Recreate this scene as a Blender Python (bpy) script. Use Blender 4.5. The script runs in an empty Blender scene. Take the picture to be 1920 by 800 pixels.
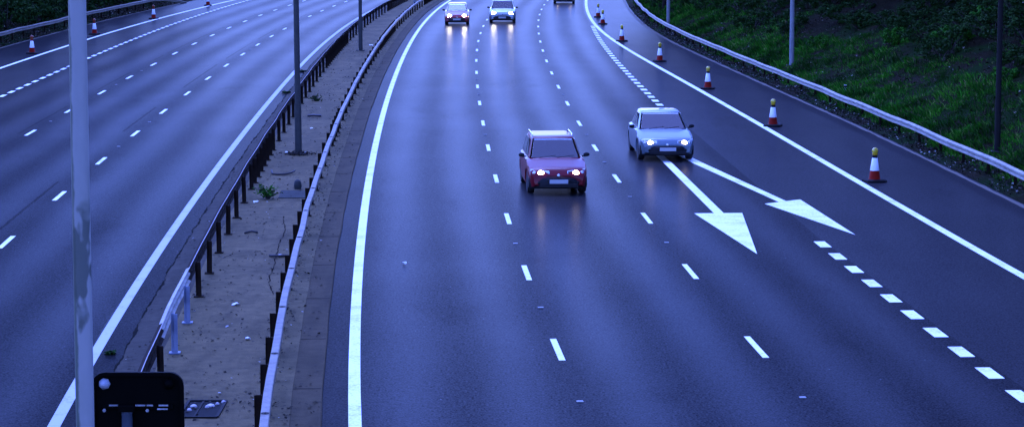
import bpy, bmesh, math, random
from mathutils import Vector, Matrix, noise
import numpy as np
R = math.radians
rng = random.Random(7)
nrng = np.random.default_rng(11)
S = bpy.context.scene
COL = S.collection

# ------------------------------------------------------------------ camera
CAM_H = 7.968
cd = bpy.data.cameras.new('camera')
cd.sensor_width = 36.0
cd.lens = 82.5
cd.clip_start = 0.1
cd.clip_end = 6000.0
cam = bpy.data.objects.new('camera', cd)
COL.objects.link(cam)
cam.location = (0, 0, CAM_H)
cam.rotation_euler = (R(90 - 7.407), 0, 0)
S.camera = cam

# ------------------------------------------------------------------ sky, sun, exposure
SUN_EL, SUN_AZ = 60.0, -20.0          # azimuth measured from the view direction, negative = left
W = bpy.data.worlds.new('World')
S.world = W
W.use_nodes = True
wn, wl = W.node_tree.nodes, W.node_tree.links
wn.clear()
sky = wn.new('ShaderNodeTexSky')
sky.sky_type = 'NISHITA'
sky.sun_disc = False
sky.sun_elevation = R(SUN_EL)
sky.sun_rotation = R(SUN_AZ)
sky.air_density = 1.0
sky.dust_density = 0.6
sky.ozone_density = 3.0
tint = wn.new('ShaderNodeMix')
tint.data_type = 'RGBA'
tint.blend_type = 'MULTIPLY'
tint.inputs[0].default_value = 1.0
tint.inputs[7].default_value = (0.31, 0.375, 1.0, 1)     # the cold blue cast of the dusk light
bg = wn.new('ShaderNodeBackground')
bg.inputs[1].default_value = 0.15
wo = wn.new('ShaderNodeOutputWorld')
wl.new(sky.outputs[0], tint.inputs[6])
wl.new(tint.outputs[2], bg.inputs[0])
wl.new(bg.outputs[0], wo.inputs[0])
sd = bpy.data.lights.new('sun', 'SUN')
sd.energy = 0.5
sd.angle = R(30)
sd.color = (0.17, 0.27, 1.0)
sun = bpy.data.objects.new('sun', sd)
COL.objects.link(sun)
sun.rotation_euler = Vector((math.sin(R(SUN_AZ)) * math.cos(R(SUN_EL)), math.cos(R(SUN_AZ)) * math.cos(R(SUN_EL)), math.sin(R(SUN_EL)))).to_track_quat('Z', 'Y').to_euler()
sun.location = (0, 0, 60)
S.view_settings.view_transform = 'Standard'
S.view_settings.look = 'None'
S.view_settings.exposure = 3.0
S.view_settings.gamma = 1.0
S.view_settings.use_curve_mapping = False
S.cycles.max_bounces = 6
S.cycles.use_denoising = True

# ------------------------------------------------------------------ surveyed lines: distance to the side (x) every 7.5 m along the road
STEP0, STEP = 15.0, 7.5
TAB={
 'RE':[-0.523, -1.328, -1.999, -2.564, -3.046, -3.465, -3.837, -4.171, -4.473, -4.745, -4.991, -5.214, -5.414, -5.593, -5.749, -5.883, -5.993, -6.079, -6.137, -6.163, -6.156, -6.112, -6.025, -5.893, -5.711, -5.48, -5.202, -4.882, -4.532, -4.165, -3.799],
 'R1':[3.148, 2.347, 1.682, 1.126, 0.656, 0.253, -0.097, -0.405, -0.682, -0.931, -1.157, -1.36, -1.54, -1.696, -1.827, -1.93, -2.0, -2.033, -2.026, -1.974, -1.872, -1.717, -1.506, -1.239, -0.916, -0.539, -0.114, 0.352, 0.848, 1.363, 1.878],
 'R2':[6.898, 6.073, 5.384, 4.804, 4.31, 3.884, 3.51, 3.187, 2.904, 2.656, 2.44, 2.254, 2.094, 1.962, 1.855, 1.775, 1.723, 1.701, 1.712, 1.758, 1.844, 1.974, 2.151, 2.379, 2.662, 3.0, 3.389, 3.822, 4.288, 4.773, 5.26],
 'R3':[10.391, 9.606, 8.957, 8.416, 7.961, 7.572, 7.232, 6.929, 6.656, 6.408, 6.184, 5.982, 5.805, 5.654, 5.532, 5.442, 5.386, 5.368, 5.391, 5.46, 5.579, 5.75, 5.976, 6.258, 6.596, 6.987, 7.426, 7.906, 8.416, 8.944, 9.472],
 'RS':[14.465, 13.551, 12.773, 12.11, 11.542, 11.058, 10.637, 10.225, 9.828, 9.435, 9.031, 8.615, 8.189, 7.751, 7.309, 6.887, 6.506, 6.182, 5.934, 5.778, 5.713, 5.734, 5.818, 5.957, 6.144, 6.372, 6.631, 6.912, 7.211, 7.519, 7.822],
 'RX':[17.826, 16.901, 16.113, 15.441, 14.867, 14.377, 13.964, 13.625, 13.317, 12.97, 12.561, 12.11, 11.653, 11.213, 10.78, 10.344, 9.936, 9.592, 9.34, 9.185, 9.124, 9.141, 9.219, 9.344, 9.514, 9.726, 9.972, 10.244, 10.537, 10.841, 11.141],
 'LE':[-5.144, -5.969, -6.66, -7.243, -7.741, -8.176, -8.564, -8.916, -9.241, -9.545, -9.832, -10.103, -10.356, -10.588, -10.794, -10.972, -11.116, -11.224, -11.292, -11.317, -11.298, -11.229, -11.109, -10.936, -10.71, -10.433, -10.109, -9.745, -9.352, -8.942, -8.533],
 'LB':[-8.79, -9.648, -10.371, -10.986, -11.515, -11.978, -12.389, -12.76, -13.097, -13.405, -13.689, -13.95, -14.19, -14.408, -14.603, -14.772, -14.913, -15.021, -15.094, -15.125, -15.111, -15.047, -14.93, -14.758, -14.531, -14.251, -13.922, -13.553, -13.154, -12.738, -12.321],
 'LA':[-12.698, -13.539, -14.245, -14.843, -15.356, -15.802, -16.198, -16.554, -16.88, -17.183, -17.466, -17.731, -17.978, -18.207, -18.414, -18.596, -18.748, -18.865, -18.942, -18.975, -18.96, -18.893, -18.771, -18.593, -18.359, -18.074, -17.74, -17.366, -16.962, -16.542, -16.121],
 'LD':[-16.258, -17.128, -17.865, -18.496, -19.042, -19.524, -19.956, -20.35, -20.715, -21.059, -21.383, -21.692, -21.983, -22.257, -22.513, -22.749, -22.96, -23.144, -23.294, -23.405, -23.471, -23.489, -23.454, -23.366, -23.224, -23.03, -22.79, -22.511, -22.204, -21.881, -21.559],
 'LS':[-20.787, -21.582, -22.242, -22.791, -23.255, -23.65, -23.993, -24.295, -24.566, -24.811, -25.036, -25.241, -25.426, -25.591, -25.732, -25.844, -25.923, -25.96, -25.953, -25.896, -25.788, -25.627, -25.41, -25.137, -24.809, -24.427, -23.997, -23.525, -23.022, -22.501, -21.979],
 'LX':[-24.702, -25.474, -26.109, -26.634, -27.073, -27.443, -27.761, -28.037, -28.282, -28.5, -28.697, -28.874, -29.031, -29.166, -29.277, -29.359, -29.408, -29.419, -29.388, -29.31, -29.181, -28.998, -28.758, -28.461, -28.106, -27.696, -27.238, -26.738, -26.206, -25.657, -25.106],
 'MR_kerb':[-0.88, -1.722, -2.428, -3.025, -3.536, -3.98, -4.373, -4.725, -5.041, -5.328, -5.588, -5.825, -6.037, -6.226, -6.389, -6.523, -6.626, -6.692, -6.717, -6.697, -6.628, -6.505, -6.327, -6.093, -5.802, -5.459, -5.066, -4.633, -4.169, -3.687, -3.204],
}


def lx(k, y):
    """side offset of a surveyed line at distance y (smooth through the table, straight beyond it)"""
    t = TAB[k]
    n = len(t)
    f = (y - STEP0) / STEP
    if f <= 0:
        return t[0] + f * (t[1] - t[0])
    if f >= n - 1:
        return t[-1] + (f - n + 1) * (t[-1] - t[-2])
    i = int(f)
    f -= i
    p1, p2 = t[i], t[i + 1]
    p0 = t[i - 1] if i > 0 else 2 * p1 - p2
    p3 = t[i + 2] if i + 2 < n else 2 * p2 - p1
    return 0.5 * (2 * p1 + (p2 - p0) * f + (2 * p0 - 5 * p1 + 4 * p2 - p3) * f * f + (3 * p1 - p0 - 3 * p2 + p3) * f ** 3)


def heading(k, y):
    return math.atan2(lx(k, y + 1) - lx(k, y - 1), 2.0)


# ------------------------------------------------------------------ tagging and mesh helpers
def tag(o, label=None, cat=None, group=None, kind=None):
    if label: o['label'] = label
    if cat: o['category'] = cat
    if group: o['group'] = group
    if kind: o['kind'] = kind
    return o


def empty(name, loc, rz=0.0, label=None, cat=None, group=None):
    o = bpy.data.objects.new(name, None)
    COL.objects.link(o)
    o.location = loc
    o.rotation_euler = (0, 0, rz)
    o.empty_display_size = 0.2
    return tag(o, label, cat, group)


class MB:
    """collects shapes, builds ONE mesh object"""
    def __init__(self):
        self.v, self.f, self.m, self.uv = [], [], [], None

    def add(self, vs, fs, mi=0):
        b = len(self.v)
        self.v += [tuple(p) for p in vs]
        self.f += [tuple(b + i for i in q) for q in fs]
        self.m += [mi] * len(fs)

    def box(self, c, s, rz=0.0, mi=0, rx=0.0):
        M = Matrix.Translation(c) @ Matrix.Rotation(rz, 4, 'Z') @ Matrix.Rotation(rx, 4, 'X')
        h = [k / 2 for k in s]
        vs = [M @ Vector((sx * h[0], sy * h[1], sz * h[2])) for sx in (-1, 1) for sy in (-1, 1) for sz in (-1, 1)]
        self.add(vs, [(0, 1, 3, 2), (4, 6, 7, 5), (0, 4, 5, 1), (2, 3, 7, 6), (0, 2, 6, 4), (1, 5, 7, 3)], mi)

    def tube(self, pts, rad, n=10, mi=0, cap=True):
        pts = [Vector(p) for p in pts]
        rs = rad if isinstance(rad, (list, tuple)) else [rad] * len(pts)
        vs, fs = [], []
        for i, p in enumerate(pts):
            d = (pts[min(i + 1, len(pts) - 1)] - pts[max(i - 1, 0)]).normalized()
            a = d.cross(Vector((0, 0, 1)))
            if a.length < 1e-3: a = Vector((1, 0, 0))
            a.normalize()
            b = d.cross(a)
            for k in range(n):
                t = 2 * math.pi * k / n
                vs.append(p + rs[i] * (math.cos(t) * a + math.sin(t) * b))
        for i in range(len(pts) - 1):
            for k in range(n):
                fs.append((i * n + k, i * n + (k + 1) % n, (i + 1) * n + (k + 1) % n, (i + 1) * n + k))
        if cap:
            fs.append(tuple(range(n))[::-1])
            fs.append(tuple(range((len(pts) - 1) * n, len(pts) * n)))
        self.add(vs, fs, mi)

    def lathe(self, prof, n=20, c=(0, 0, 0), mi=0, axis='Z'):
        vs, fs = [], []
        for r, z in prof:
            for k in range(n):
                t = 2 * math.pi * k / n
                p = (r * math.cos(t), r * math.sin(t), z)
                if axis == 'Y': p = (p[0], p[2], p[1])
                if axis == 'X': p = (p[2], p[0], p[1])
                vs.append((p[0] + c[0], p[1] + c[1], p[2] + c[2]))
        for i in range(len(prof) - 1):
            for k in range(n):
                fs.append((i * n + k, i * n + (k + 1) % n, (i + 1) * n + (k + 1) % n, (i + 1) * n + k))
        fs.append(tuple(range(n))[::-1])
        fs.append(tuple(range((len(prof) - 1) * n, len(prof) * n)))
        self.add(vs, fs, mi)

    def sweep(self, path, prof, mi=0, closed=True, matf=None):
        """path: list of (point, heading); prof: list of (side, up) points, closed outline"""
        vs, fs, ms = [], [], []
        n = len(prof)
        for p, h in path:
            for u, v in prof:
                vs.append((p[0] + u * math.cos(h), p[1] - u * math.sin(h), p[2] + v))
        b = len(self.v)
        self.v += vs
        m = n if closed else n - 1
        for i in range(len(path) - 1):
            for k in range(m):
                self.f.append((b + i * n + k, b + i * n + (k + 1) % n, b + (i + 1) * n + (k + 1) % n, b + (i + 1) * n + k))
                self.m.append(matf(k) if matf else mi)
        if closed:
            self.f.append(tuple(b + k for k in range(n))[::-1]); self.m.append(mi)
            self.f.append(tuple(b + (len(path) - 1) * n + k for k in range(n))); self.m.append(mi)

    def build(self, name, mats, parent=None, smooth=False, bevel=0.0, world=False, seg=2, autos=None):
        me = bpy.data.meshes.new(name)
        me.from_pydata(self.v, [], self.f)
        for m in (mats if isinstance(mats, (list, tuple)) else [mats]):
            me.materials.append(m)
        if any(self.m):
            me.polygons.foreach_set('material_index', self.m)
        bm = bmesh.new()
        bm.from_mesh(me)
        bmesh.ops.recalc_face_normals(bm, faces=bm.faces)
        bm.to_mesh(me)
        bm.free()
        if smooth:
            me.polygons.foreach_set('use_smooth', [True] * len(me.polygons))
        o = bpy.data.objects.new(name, me)
        COL.objects.link(o)
        if parent is not None:
            o.parent = parent
            if world: o.location = -Vector(parent.location)
        if bevel:
            b = o.modifiers.new('bevel', 'BEVEL')
            b.width = bevel; b.segments = seg; b.limit_method = 'ANGLE'
        if autos is not None:
            me.polygons.foreach_set('use_smooth', [True] * len(me.polygons))
            me.set_sharp_from_angle(angle=R(autos))
        return o


def grid_obj(name, xs, mat, uv=None, parent=None):
    """xs[i][j] = (x,y,z); uv[i][j] = (u,v)"""
    ni, nj = len(xs), len(xs[0])
    vs = [p for row in xs for p in row]
    fs = [(i * nj + j, i * nj + j + 1, (i + 1) * nj + j + 1, (i + 1) * nj + j) for i in range(ni - 1) for j in range(nj - 1)]
    me = bpy.data.meshes.new(name)
    me.from_pydata(vs, [], fs)
    if uv:
        l = me.uv_layers.new(name='lanes')
        flat = [p for row in uv for p in row]
        for lp in me.loops:
            l.data[lp.index].uv = flat[lp.vertex_index]
    me.polygons.foreach_set('use_smooth', [True] * len(me.polygons))
    me.materials.append(mat)
    o = bpy.data.objects.new(name, me)
    COL.objects.link(o)
    if parent: o.parent = parent
    return o


def dup(root, loc, rz=0.0, label=None, group=None):
    r = root.copy(); COL.objects.link(r)
    r.location = loc; r.rotation_euler = (0, 0, rz)
    if label: r['label'] = label
    if group: r['group'] = group
    for ch in list(root.children):
        c = ch.copy(); COL.objects.link(c); c.parent = r
        for g in list(ch.children):
            d = g.copy(); COL.objects.link(d); d.parent = c
    return r


# ------------------------------------------------------------------ materials
class NT:
    def __init__(self, name):
        self.mat = bpy.data.materials.new(name)
        self.mat.use_nodes = True
        self.t = self.mat.node_tree
        self.n, self.l = self.t.nodes, self.t.links
        self.b = self.n['Principled BSDF']
        self.tc = None

    def coord(self, which='Object'):
        if self.tc is None: self.tc = self.n.new('ShaderNodeTexCoord')
        return self.tc.outputs[which]

    def noise(self, scale, detail=3, rough=.55, vec=None, dist=0.0):
        x = self.n.new('ShaderNodeTexNoise')
        x.inputs['Scale'].default_value = scale
        x.inputs['Detail'].default_value = detail
        x.inputs['Roughness'].default_value = rough
        x.inputs['Distortion'].default_value = dist
        self.l.new(vec or self.coord(), x.inputs['Vector'])
        return x.outputs['Fac']

    def voro(self, scale, vec=None):
        x = self.n.new('ShaderNodeTexVoronoi')
        x.inputs['Scale'].default_value = scale
        self.l.new(vec or self.coord(), x.inputs['Vector'])
        return x.outputs

    def scale_vec(self, s, vec=None):
        x = self.n.new('ShaderNodeMapping')
        x.inputs['Scale'].default_value = s
        self.l.new(vec or self.coord(), x.inputs['Vector'])
        return x.outputs[0]

    def math(self, op, a, b=None, clamp=False):
        x = self.n.new('ShaderNodeMath'); x.operation = op; x.use_clamp = clamp
        for i, q in enumerate((a, b)):
            if q is None: continue
            if isinstance(q, (int, float)): x.inputs[i].default_value = q
            else: self.l.new(q, x.inputs[i])
        return x.outputs[0]

    def ramp(self, fac, stops):
        x = self.n.new('ShaderNodeValToRGB')
        e = x.color_ramp.elements
        while len(e) < len(stops): e.new(0.5)
        for q, (p, c) in zip(e, stops):
            q.position = p
            q.color = (c, c, c, 1) if isinstance(c, (int, float)) else (*c, 1)
        self.l.new(fac, x.inputs[0])
        return x.outputs[0]

    def mix(self, fac, a, b, mode='MIX'):
        x = self.n.new('ShaderNodeMix'); x.data_type = 'RGBA'; x.blend_type = mode
        for i, q in ((0, fac), (6, a), (7, b)):
            if isinstance(q, (int, float)): x.inputs[i].default_value = q if i == 0 else (q, q, q, 1)
            elif isinstance(q, tuple): x.inputs[i].default_value = (*q, 1)
            else: self.l.new(q, x.inputs[i])
        return x.outputs[2]

    def set(self, **k):
        for a, q in k.items():
            s = self.b.inputs[a.replace('_', ' ')]
            if isinstance(q, (int, float)): s.default_value = q
            elif isinstance(q, tuple): s.default_value = (*q, 1)
            else: self.l.new(q, s)
        return self

    def bump(self, h, strength=.3, dist=.01):
        x = self.n.new('ShaderNodeBump')
        x.inputs['Strength'].default_value = strength
        x.inputs['Distance'].default_value = dist
        self.l.new(h, x.inputs['Height'])
        self.l.new(x.outputs[0], self.b.inputs['Normal'])
        return self


def simple(name, col, rough=.5, metal=0.0, var=.25, scale=6.0, spec=.5, coat=0.0):
    """one base colour with a little uneven wear"""
    t = NT(name)
    n = t.noise(scale, 4)
    c = t.mix(n, tuple(max(0, q * (1 - var)) for q in col), tuple(min(1, q * (1 + var)) for q in col))
    t.set(Base_Color=c, Roughness=rough, Metallic=metal)
    t.b.inputs['Specular IOR Level'].default_value = spec
    if coat:
        t.b.inputs['Coat Weight'].default_value = coat
        t.b.inputs['Coat Roughness'].default_value = 0.06
    return t.mat


def asphalt(name, base, seam=None, spec=.0015):
    t = NT(name)
    uvn = t.n.new('ShaderNodeUVMap'); uvn.uv_map = 'lanes'
    sep = t.n.new('ShaderNodeSeparateXYZ'); t.l.new(uvn.outputs[0], sep.inputs[0])
    # slow sideways wander of the worn tracks
    u = t.math('ADD', sep.outputs[0], t.math('MULTIPLY', t.math('SUBTRACT', t.noise(.05, 2), .5), .14))
    trk = t.math('COSINE', t.math('MULTIPLY', u, 4 * math.pi))              # -1 in the wheel tracks, +1 on lines and lane centres
    inlane = t.math('MULTIPLY', t.math('GREATER_THAN', u, 0.02), t.math('LESS_THAN', u, 3.05))
    wear = t.math('MULTIPLY', t.math('MULTIPLY', trk, -0.5), inlane)         # -.5 .. .5
    long_ = t.noise(.9, 3, vec=t.scale_vec((1.0, .06, 1.0)))
    patch = t.noise(.18, 4)
    fine = t.noise(24, 3, .8)
    fine2 = t.noise(7, 4, .7)
    k = t.math('ADD', 1.0, t.math('MULTIPLY', wear, .34))
    k = t.math('ADD', k, t.math('MULTIPLY', t.math('SUBTRACT', long_, .5), .28))
    k = t.math('ADD', k, t.math('MULTIPLY', t.math('SUBTRACT', patch, .5), .35))
    k = t.math('ADD', k, t.math('MULTIPLY', t.math('SUBTRACT', fine, .5), 3.6))
    k = t.math('ADD', k, t.math('MULTIPLY', t.math('SUBTRACT', fine2, .5), .9))
    sh = t.math('ADD', 1.12, t.math('MULTIPLY', inlane, -.12))
    k = t.math('MULTIPLY', k, sh)
    k = t.math('MULTIPLY', k, t.math('SUBTRACT', 1.0, t.math('MULTIPLY', t.math('LESS_THAN', u, 0.0), .38)))   # darker strip beside the kerb
    blot = t.ramp(t.noise(.42, 5, .65, vec=t.scale_vec((1.0, .35, 1.0))), [(.58, 0.0), (.72, 1.0)])
    k = t.math('MULTIPLY', k, t.math('SUBTRACT', 1.0, t.math('MULTIPLY', blot, .16)))
    if seam:
        for s0, w, amt in seam:
            d = t.math('ABSOLUTE', t.math('SUBTRACT', t.math('ADD', sep.outputs[0], t.math('MULTIPLY', t.math('SUBTRACT', t.noise(1.2, 3), .5), .02)), s0))
            ln = t.math('MULTIPLY', t.math('LESS_THAN', d, w), t.math('GREATER_THAN', t.noise(.09, 2), .5))
            k = t.math('SUBTRACT', k, t.math('MULTIPLY', ln, amt))
    v = t.voro(2.6)
    dot = t.math('MULTIPLY', t.math('LESS_THAN', v['Distance'], .045), t.math('GREATER_THAN', t.noise(3.1, 1), .56))
    k = t.math('MAXIMUM', k, .12)
    col = t.mix(1.0, tuple(base), k, 'MULTIPLY')
    col = t.mix(t.math('MULTIPLY', dot, .6), col, (.18, .19, .19))
    rough = t.math('SUBTRACT', .31, t.math('MULTIPLY', wear, .02))
    rough = t.math('ADD', rough, t.math('MULTIPLY', t.math('SUBTRACT', fine, .5), .10))
    sp = t.math('MULTIPLY', t.math('POWER', t.math('MAXIMUM', k, .15), 1.6), spec, True)
    t.set(Base_Color=col, Roughness=rough)
    t.l.new(sp, t.b.inputs['Specular IOR Level'])
    t.bump(fine, .03, .004)
    return t.mat


def paint(name, col, worn):
    t = NT(name)
    n = t.noise(16, 4, .7)
    n2 = t.noise(1.1, 4, .65)
    w = t.math('ADD', t.math('MULTIPLY', n, .6), t.math('MULTIPLY', n2, .5))
    c = t.mix(t.ramp(w, [(.66 - worn * .3, 1.0), (.86, 0.0)]), tuple(q * .22 for q in col), col)
    t.set(Base_Color=c, Roughness=.7).bump(n, .2, .004)
    t.b.inputs['Specular IOR Level'].default_value = .05
    return t.mat


def concrete(name, base, dirt):
    t = NT(name)
    big = t.noise(.5, 5, .6)
    mid = t.noise(3.2, 5, .65)
    fine = t.noise(40, 2, .7)
    st = t.noise(1.4, 4, .6, vec=t.scale_vec((1.6, .25, 1)))
    k = t.math('ADD', t.math('MULTIPLY', big, .5), t.math('MULTIPLY', mid, .5))
    c = t.mix(t.ramp(k, [(.36, 0.0), (.62, 1.0)]), dirt, base)
    c = t.mix(t.math('MULTIPLY', t.ramp(st, [(.5, 0.0), (.72, 1.0)]), .55), c, tuple(q * .55 for q in dirt))
    c = t.mix(1.0, c, t.math('ADD', .55, t.math('MULTIPLY', fine, .9)), 'MULTIPLY')
    dk = t.math('GREATER_THAN', t.noise(7.5, 3, .6), .66)
    c = t.mix(t.math('MULTIPLY', dk, .6), c, (.012, .011, .008))
    # cross joints of the slabs
    t.set(Base_Color=c, Roughness=.85).bump(t.math('ADD', mid, t.math('MULTIPLY', fine, .4)), .35, .02)
    t.b.inputs['Specular IOR Level'].default_value = .04
    return t.mat


def soil(name):
    t = NT(name)
    a = t.noise(.35, 5, .6)
    b = t.noise(2.4, 5, .7)
    f = t.noise(26, 3, .7)
    c = t.mix(t.ramp(b, [(.4, 0.0), (.62, 1.0)]), (.005, .004, .0018), (.012, .010, .004))
    c = t.mix(t.ramp(a, [(.46, 0.0), (.58, 1.0)]), c, (.004, .014, .0015))
    c = t.mix(1.0, c, t.math('ADD', .4, t.math('MULTIPLY', f, 1.2)), 'MULTIPLY')
    t.set(Base_Color=c, Roughness=.95).bump(f, .6, .05)
    t.b.inputs['Specular IOR Level'].default_value = .02
    return t.mat


def island(name, stops, rough=.8, spec=.05, trans=0.0, patch=None):
    """each separate leaf or blade takes its own tone"""
    t = NT(name)
    g = t.n.new('ShaderNodeNewGeometry')
    c = t.ramp(g.outputs['Random Per Island'], stops)
    if patch:
        c = t.mix(t.ramp(t.noise(patch[0], 3), [(.42, 0.0), (.6, 1.0)]), c, t.mix(1.0, c, patch[1], 'MULTIPLY'))
    t.set(Base_Color=c, Roughness=rough)
    t.b.inputs['Specular IOR Level'].default_value = spec
    return t.mat


def metal_worn(name, col, dirt, rough=.5, metal=.4, amt=.5, scale=5, spec=.12):
    t = NT(name)
    n = t.noise(scale, 5, .65)
    n2 = t.noise(scale * 5, 3, .6)
    f = t.ramp(t.math('ADD', t.math('MULTIPLY', n, .7), t.math('MULTIPLY', n2, .3)), [(.42, 0.0), (.68, 1.0)])
    t.set(Base_Color=t.mix(t.math('MULTIPLY', f, amt), col, dirt), Roughness=rough, Metallic=metal)
    t.b.inputs['Specular IOR Level'].default_value = spec
    t.bump(n2, .12, .004)
    return t.mat


def lamp(name, col, strength):
    t = NT(name)
    t.set(Base_Color=(.8, .8, .8), Emission_Color=col, Roughness=.1)
    t.b.inputs['Emission Strength'].default_value = strength
    return t.mat


ASPH_R = asphalt('asphalt', (.019, .0185, .0195))
ASPH_L = asphalt('asphalt_vignetted', (.015, .015, .016), seam=[(1.14, .012, .35), (2.1, .012, .25)], spec=.0011)  # lens vignette put into the darker base colour; seams are real joints
PAINT = paint('road_paint', (.80, .80, .76), .45)
PAINT_OLD = paint('road_paint_old', (.40, .40, .40), .3)
CONC = concrete('dirty_concrete', (.120, .090, .041), (.054, .042, .020))
CONC_CH = concrete('channel_concrete', (.064, .047, .023), (.038, .029, .014))
GRIT = paint('pale_grit', (.10, .085, .065), .3)
SOIL = soil('verge_soil')
GALV = metal_worn('galvanised_steel', (.18, .155, .115), (.06, .048, .034), .6, .1, .8, 3)
GALV_NEW = metal_worn('new_galvanised_steel', (.34, .31, .25), (.10, .085, .065), .6, .05, .8, 2.2)
RUST = metal_worn('rusty_steel', (.014, .010, .007), (.026, .013, .006), .9, .0, .8, 4, .03)
RAIL_SKYLIT = metal_worn('skylit_rail_edge', (.34, .30, .28), (.12, .09, .07), .6, .2, .7, 4)  # sky light on the upper lip put into the colour
POST_BLUE = metal_worn('blue_grey_steel', (.17, .19, .24), (.08, .09, .10), .5, .2, .5, 4)
BLACK = simple('black_plastic', (.010, .010, .011), .45, spec=.4)
RUBBER = simple('rubber', (.012, .012, .012), .75, spec=.3)


def column_paint():
    t = NT('painted_column')
    alg = t.ramp(t.noise(3.2, 4, .6, vec=t.scale_vec((1, 1, .5))), [(.46, 0.0), (.66, 1.0)])
    sp = t.n.new('ShaderNodeSeparateXYZ'); t.l.new(t.coord(), sp.inputs[0])
    wob = t.math('MULTIPLY', t.math('SUBTRACT', t.noise(5, 4, .6), .5), .05)
    side = t.ramp(t.math('ADD', t.math('ADD', sp.outputs[0], wob), .10), [(.070, 1.0), (.088, 0.0)])
    c = t.mix(t.math('MULTIPLY', alg, .35), (.21, .20, .17), (.14, .14, .10))
    c = t.mix(t.math('MULTIPLY', side, .85), c, (.030, .045, .018))       # algae on one side of the column
    zz = t.math('ADD', t.math('ABSOLUTE', t.math('SUBTRACT', sp.outputs[2], 4.85)), t.math('MULTIPLY', t.math('SUBTRACT', t.noise(4.0, 3), .5), .8))
    lowz = t.ramp(zz, [(.38, 1.0), (.56, 0.0)])
    bl = t.ramp(t.noise(8.0, 2, .4, vec=t.scale_vec((1, 1, .4))), [(.47, 0.0), (.53, 1.0)])
    c = t.mix(t.math('MULTIPLY', t.math('MULTIPLY', bl, lowz), .8), c, (.022, .032, .018))          # flaked patches
    t.set(Base_Color=c, Roughness=.6, Metallic=.0).bump(t.noise(14, 3), .1, .004)
    return t.mat


COLUMN = column_paint()
COLUMN_DARK = metal_worn('dark_column', (.050, .050, .042), (.022, .022, .018), .7, .0, .6, 3, .05)
COLUMN_PALE = metal_worn('pale_column', (.22, .22, .21), (.10, .11, .09), .55, .2, .5, 3)

# ------------------------------------------------------------------ ground and terrain
RX_OUT = .10


def terr_r(s, y):
    """height of the right-hand verge and bank, s metres beyond the edge of the shoulder"""
    if s < .25: return 0.006
    if s < 1.6: z = .25 * (s - .25) / 1.35
    elif s < 17: z = .25 + .42 * (s - 1.6)
    else: z = 6.72 + .05 * (s - 17)
    a = min(1.0, s / 3.5)
    z += a * (.16 * noise.noise((s * .5, y * .28, 1.3)) + .34 * noise.noise((s * .16, y * .09, 5.1)) * min(1, s / 6)) + .02 * noise.noise((s * 2.1, y * 2.0, 9.0))
    return max(z, .008)


def terr_l(s, y):
    if s < .25: return 0.006
    z = .30 * min(s - .25, 14) * (1 if s > 2 else .6)
    z += min(1, s / 3) * (.18 * noise.noise((s * .5, y * .3, 11.3)) + .3 * noise.noise((s * .15, y * .1, 15.1)))
    return max(z, .008)


def on_right(s, y):
    x = lx('RX', y) + s
    return Vector((x, y, terr_r(s, y)))


def on_left(s, y):
    x = lx('LX', y) - s
    return Vector((x, y, terr_l(s, y)))


g = MB()
g.add([(-3000, -600, -.3), (3000, -600, -.3), (3000, 5000, -.3), (-3000, 5000, -.3)], [(0, 1, 2, 3)])
tag(g.build('ground', SOIL), 'dark open ground reaching beyond the motorway', 'ground', kind='structure')

YS = [float(y) for y in np.arange(4, 300.1, 2.0)]


def r3eff(y): return min(lx('R3', y), lx('RS', y) - .25)


def road_mesh(name, cols, mat, label):
    """cols: list of (function of y giving x, lane coordinate)"""
    xs, uv = [], []
    for y in YS:
        row, ru, prev = [], [], None
        for fn, u in cols:
            x = fn(y)
            if prev is not None:
                for q in (.25, .5, .75):
                    row.append((prev[0] + (x - prev[0]) * q, y, 0.0)); ru.append((prev[1] + (u - prev[1]) * q, y))
            row.append((x, y, 0.0)); ru.append((u, y)); prev = (x, u)
        xs.append(row); uv.append(ru)
    return tag(grid_obj(name, xs, mat, uv), label, 'road', kind='structure')


road_mesh('road', [(lambda y: lx('RE', y) - .56, -.2), (lambda y: lx('RE', y), 0), (lambda y: lx('R1', y), 1), (lambda y: lx('R2', y), 2),
                   (r3eff, 3), (lambda y: lx('RS', y), 4), (lambda y: lx('RX', y) + .16, 5)], ASPH_R,
          'curving right hand carriageway of blue grey asphalt, carrying all the oncoming cars')
road_mesh('road', [(lambda y: lx('LE', y) + .62, -.2), (lambda y: lx('LE', y), 0), (lambda y: lx('LB', y), 1), (lambda y: lx('LA', y), 2),
                   (lambda y: lx('LD', y), 3), (lambda y: min(lx('LS', y), lx('LD', y) - .3), 4), (lambda y: lx('LX', y) - .16, 5)], ASPH_L,
          'empty left hand carriageway of blue grey asphalt')

# right bank and left bank
for nm, fn, lab in (('bank', on_right, 'dark earth bank rising beyond the right hand guard rail'),
                    ('bank', on_left, 'dark wooded bank beyond the left hand guard rail')):
    ss = [.1, .25, .5, .8, 1.2, 1.6] + [2 + .6 * i for i in range(26)] + [20, 26, 40, 80]
    tag(grid_obj(nm, [[tuple(fn(s, y)) for s in ss] for y in np.arange(10, 300.1, 1.5)], SOIL), lab, 'bank', kind='structure')

# central reservation: paved slab, darker channel along the right kerb
MZ = .05


def kerb_x(y): return lx('RE', y) - .52 + .02 * noise.noise((0, y * .35, 3.3))
def crack_x(y): return lx('LE', y) + .52 + .05 * noise.noise((0, y * .8, 7.3)) + .03 * noise.noise((0, y * 3.1, 2.3))


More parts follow.
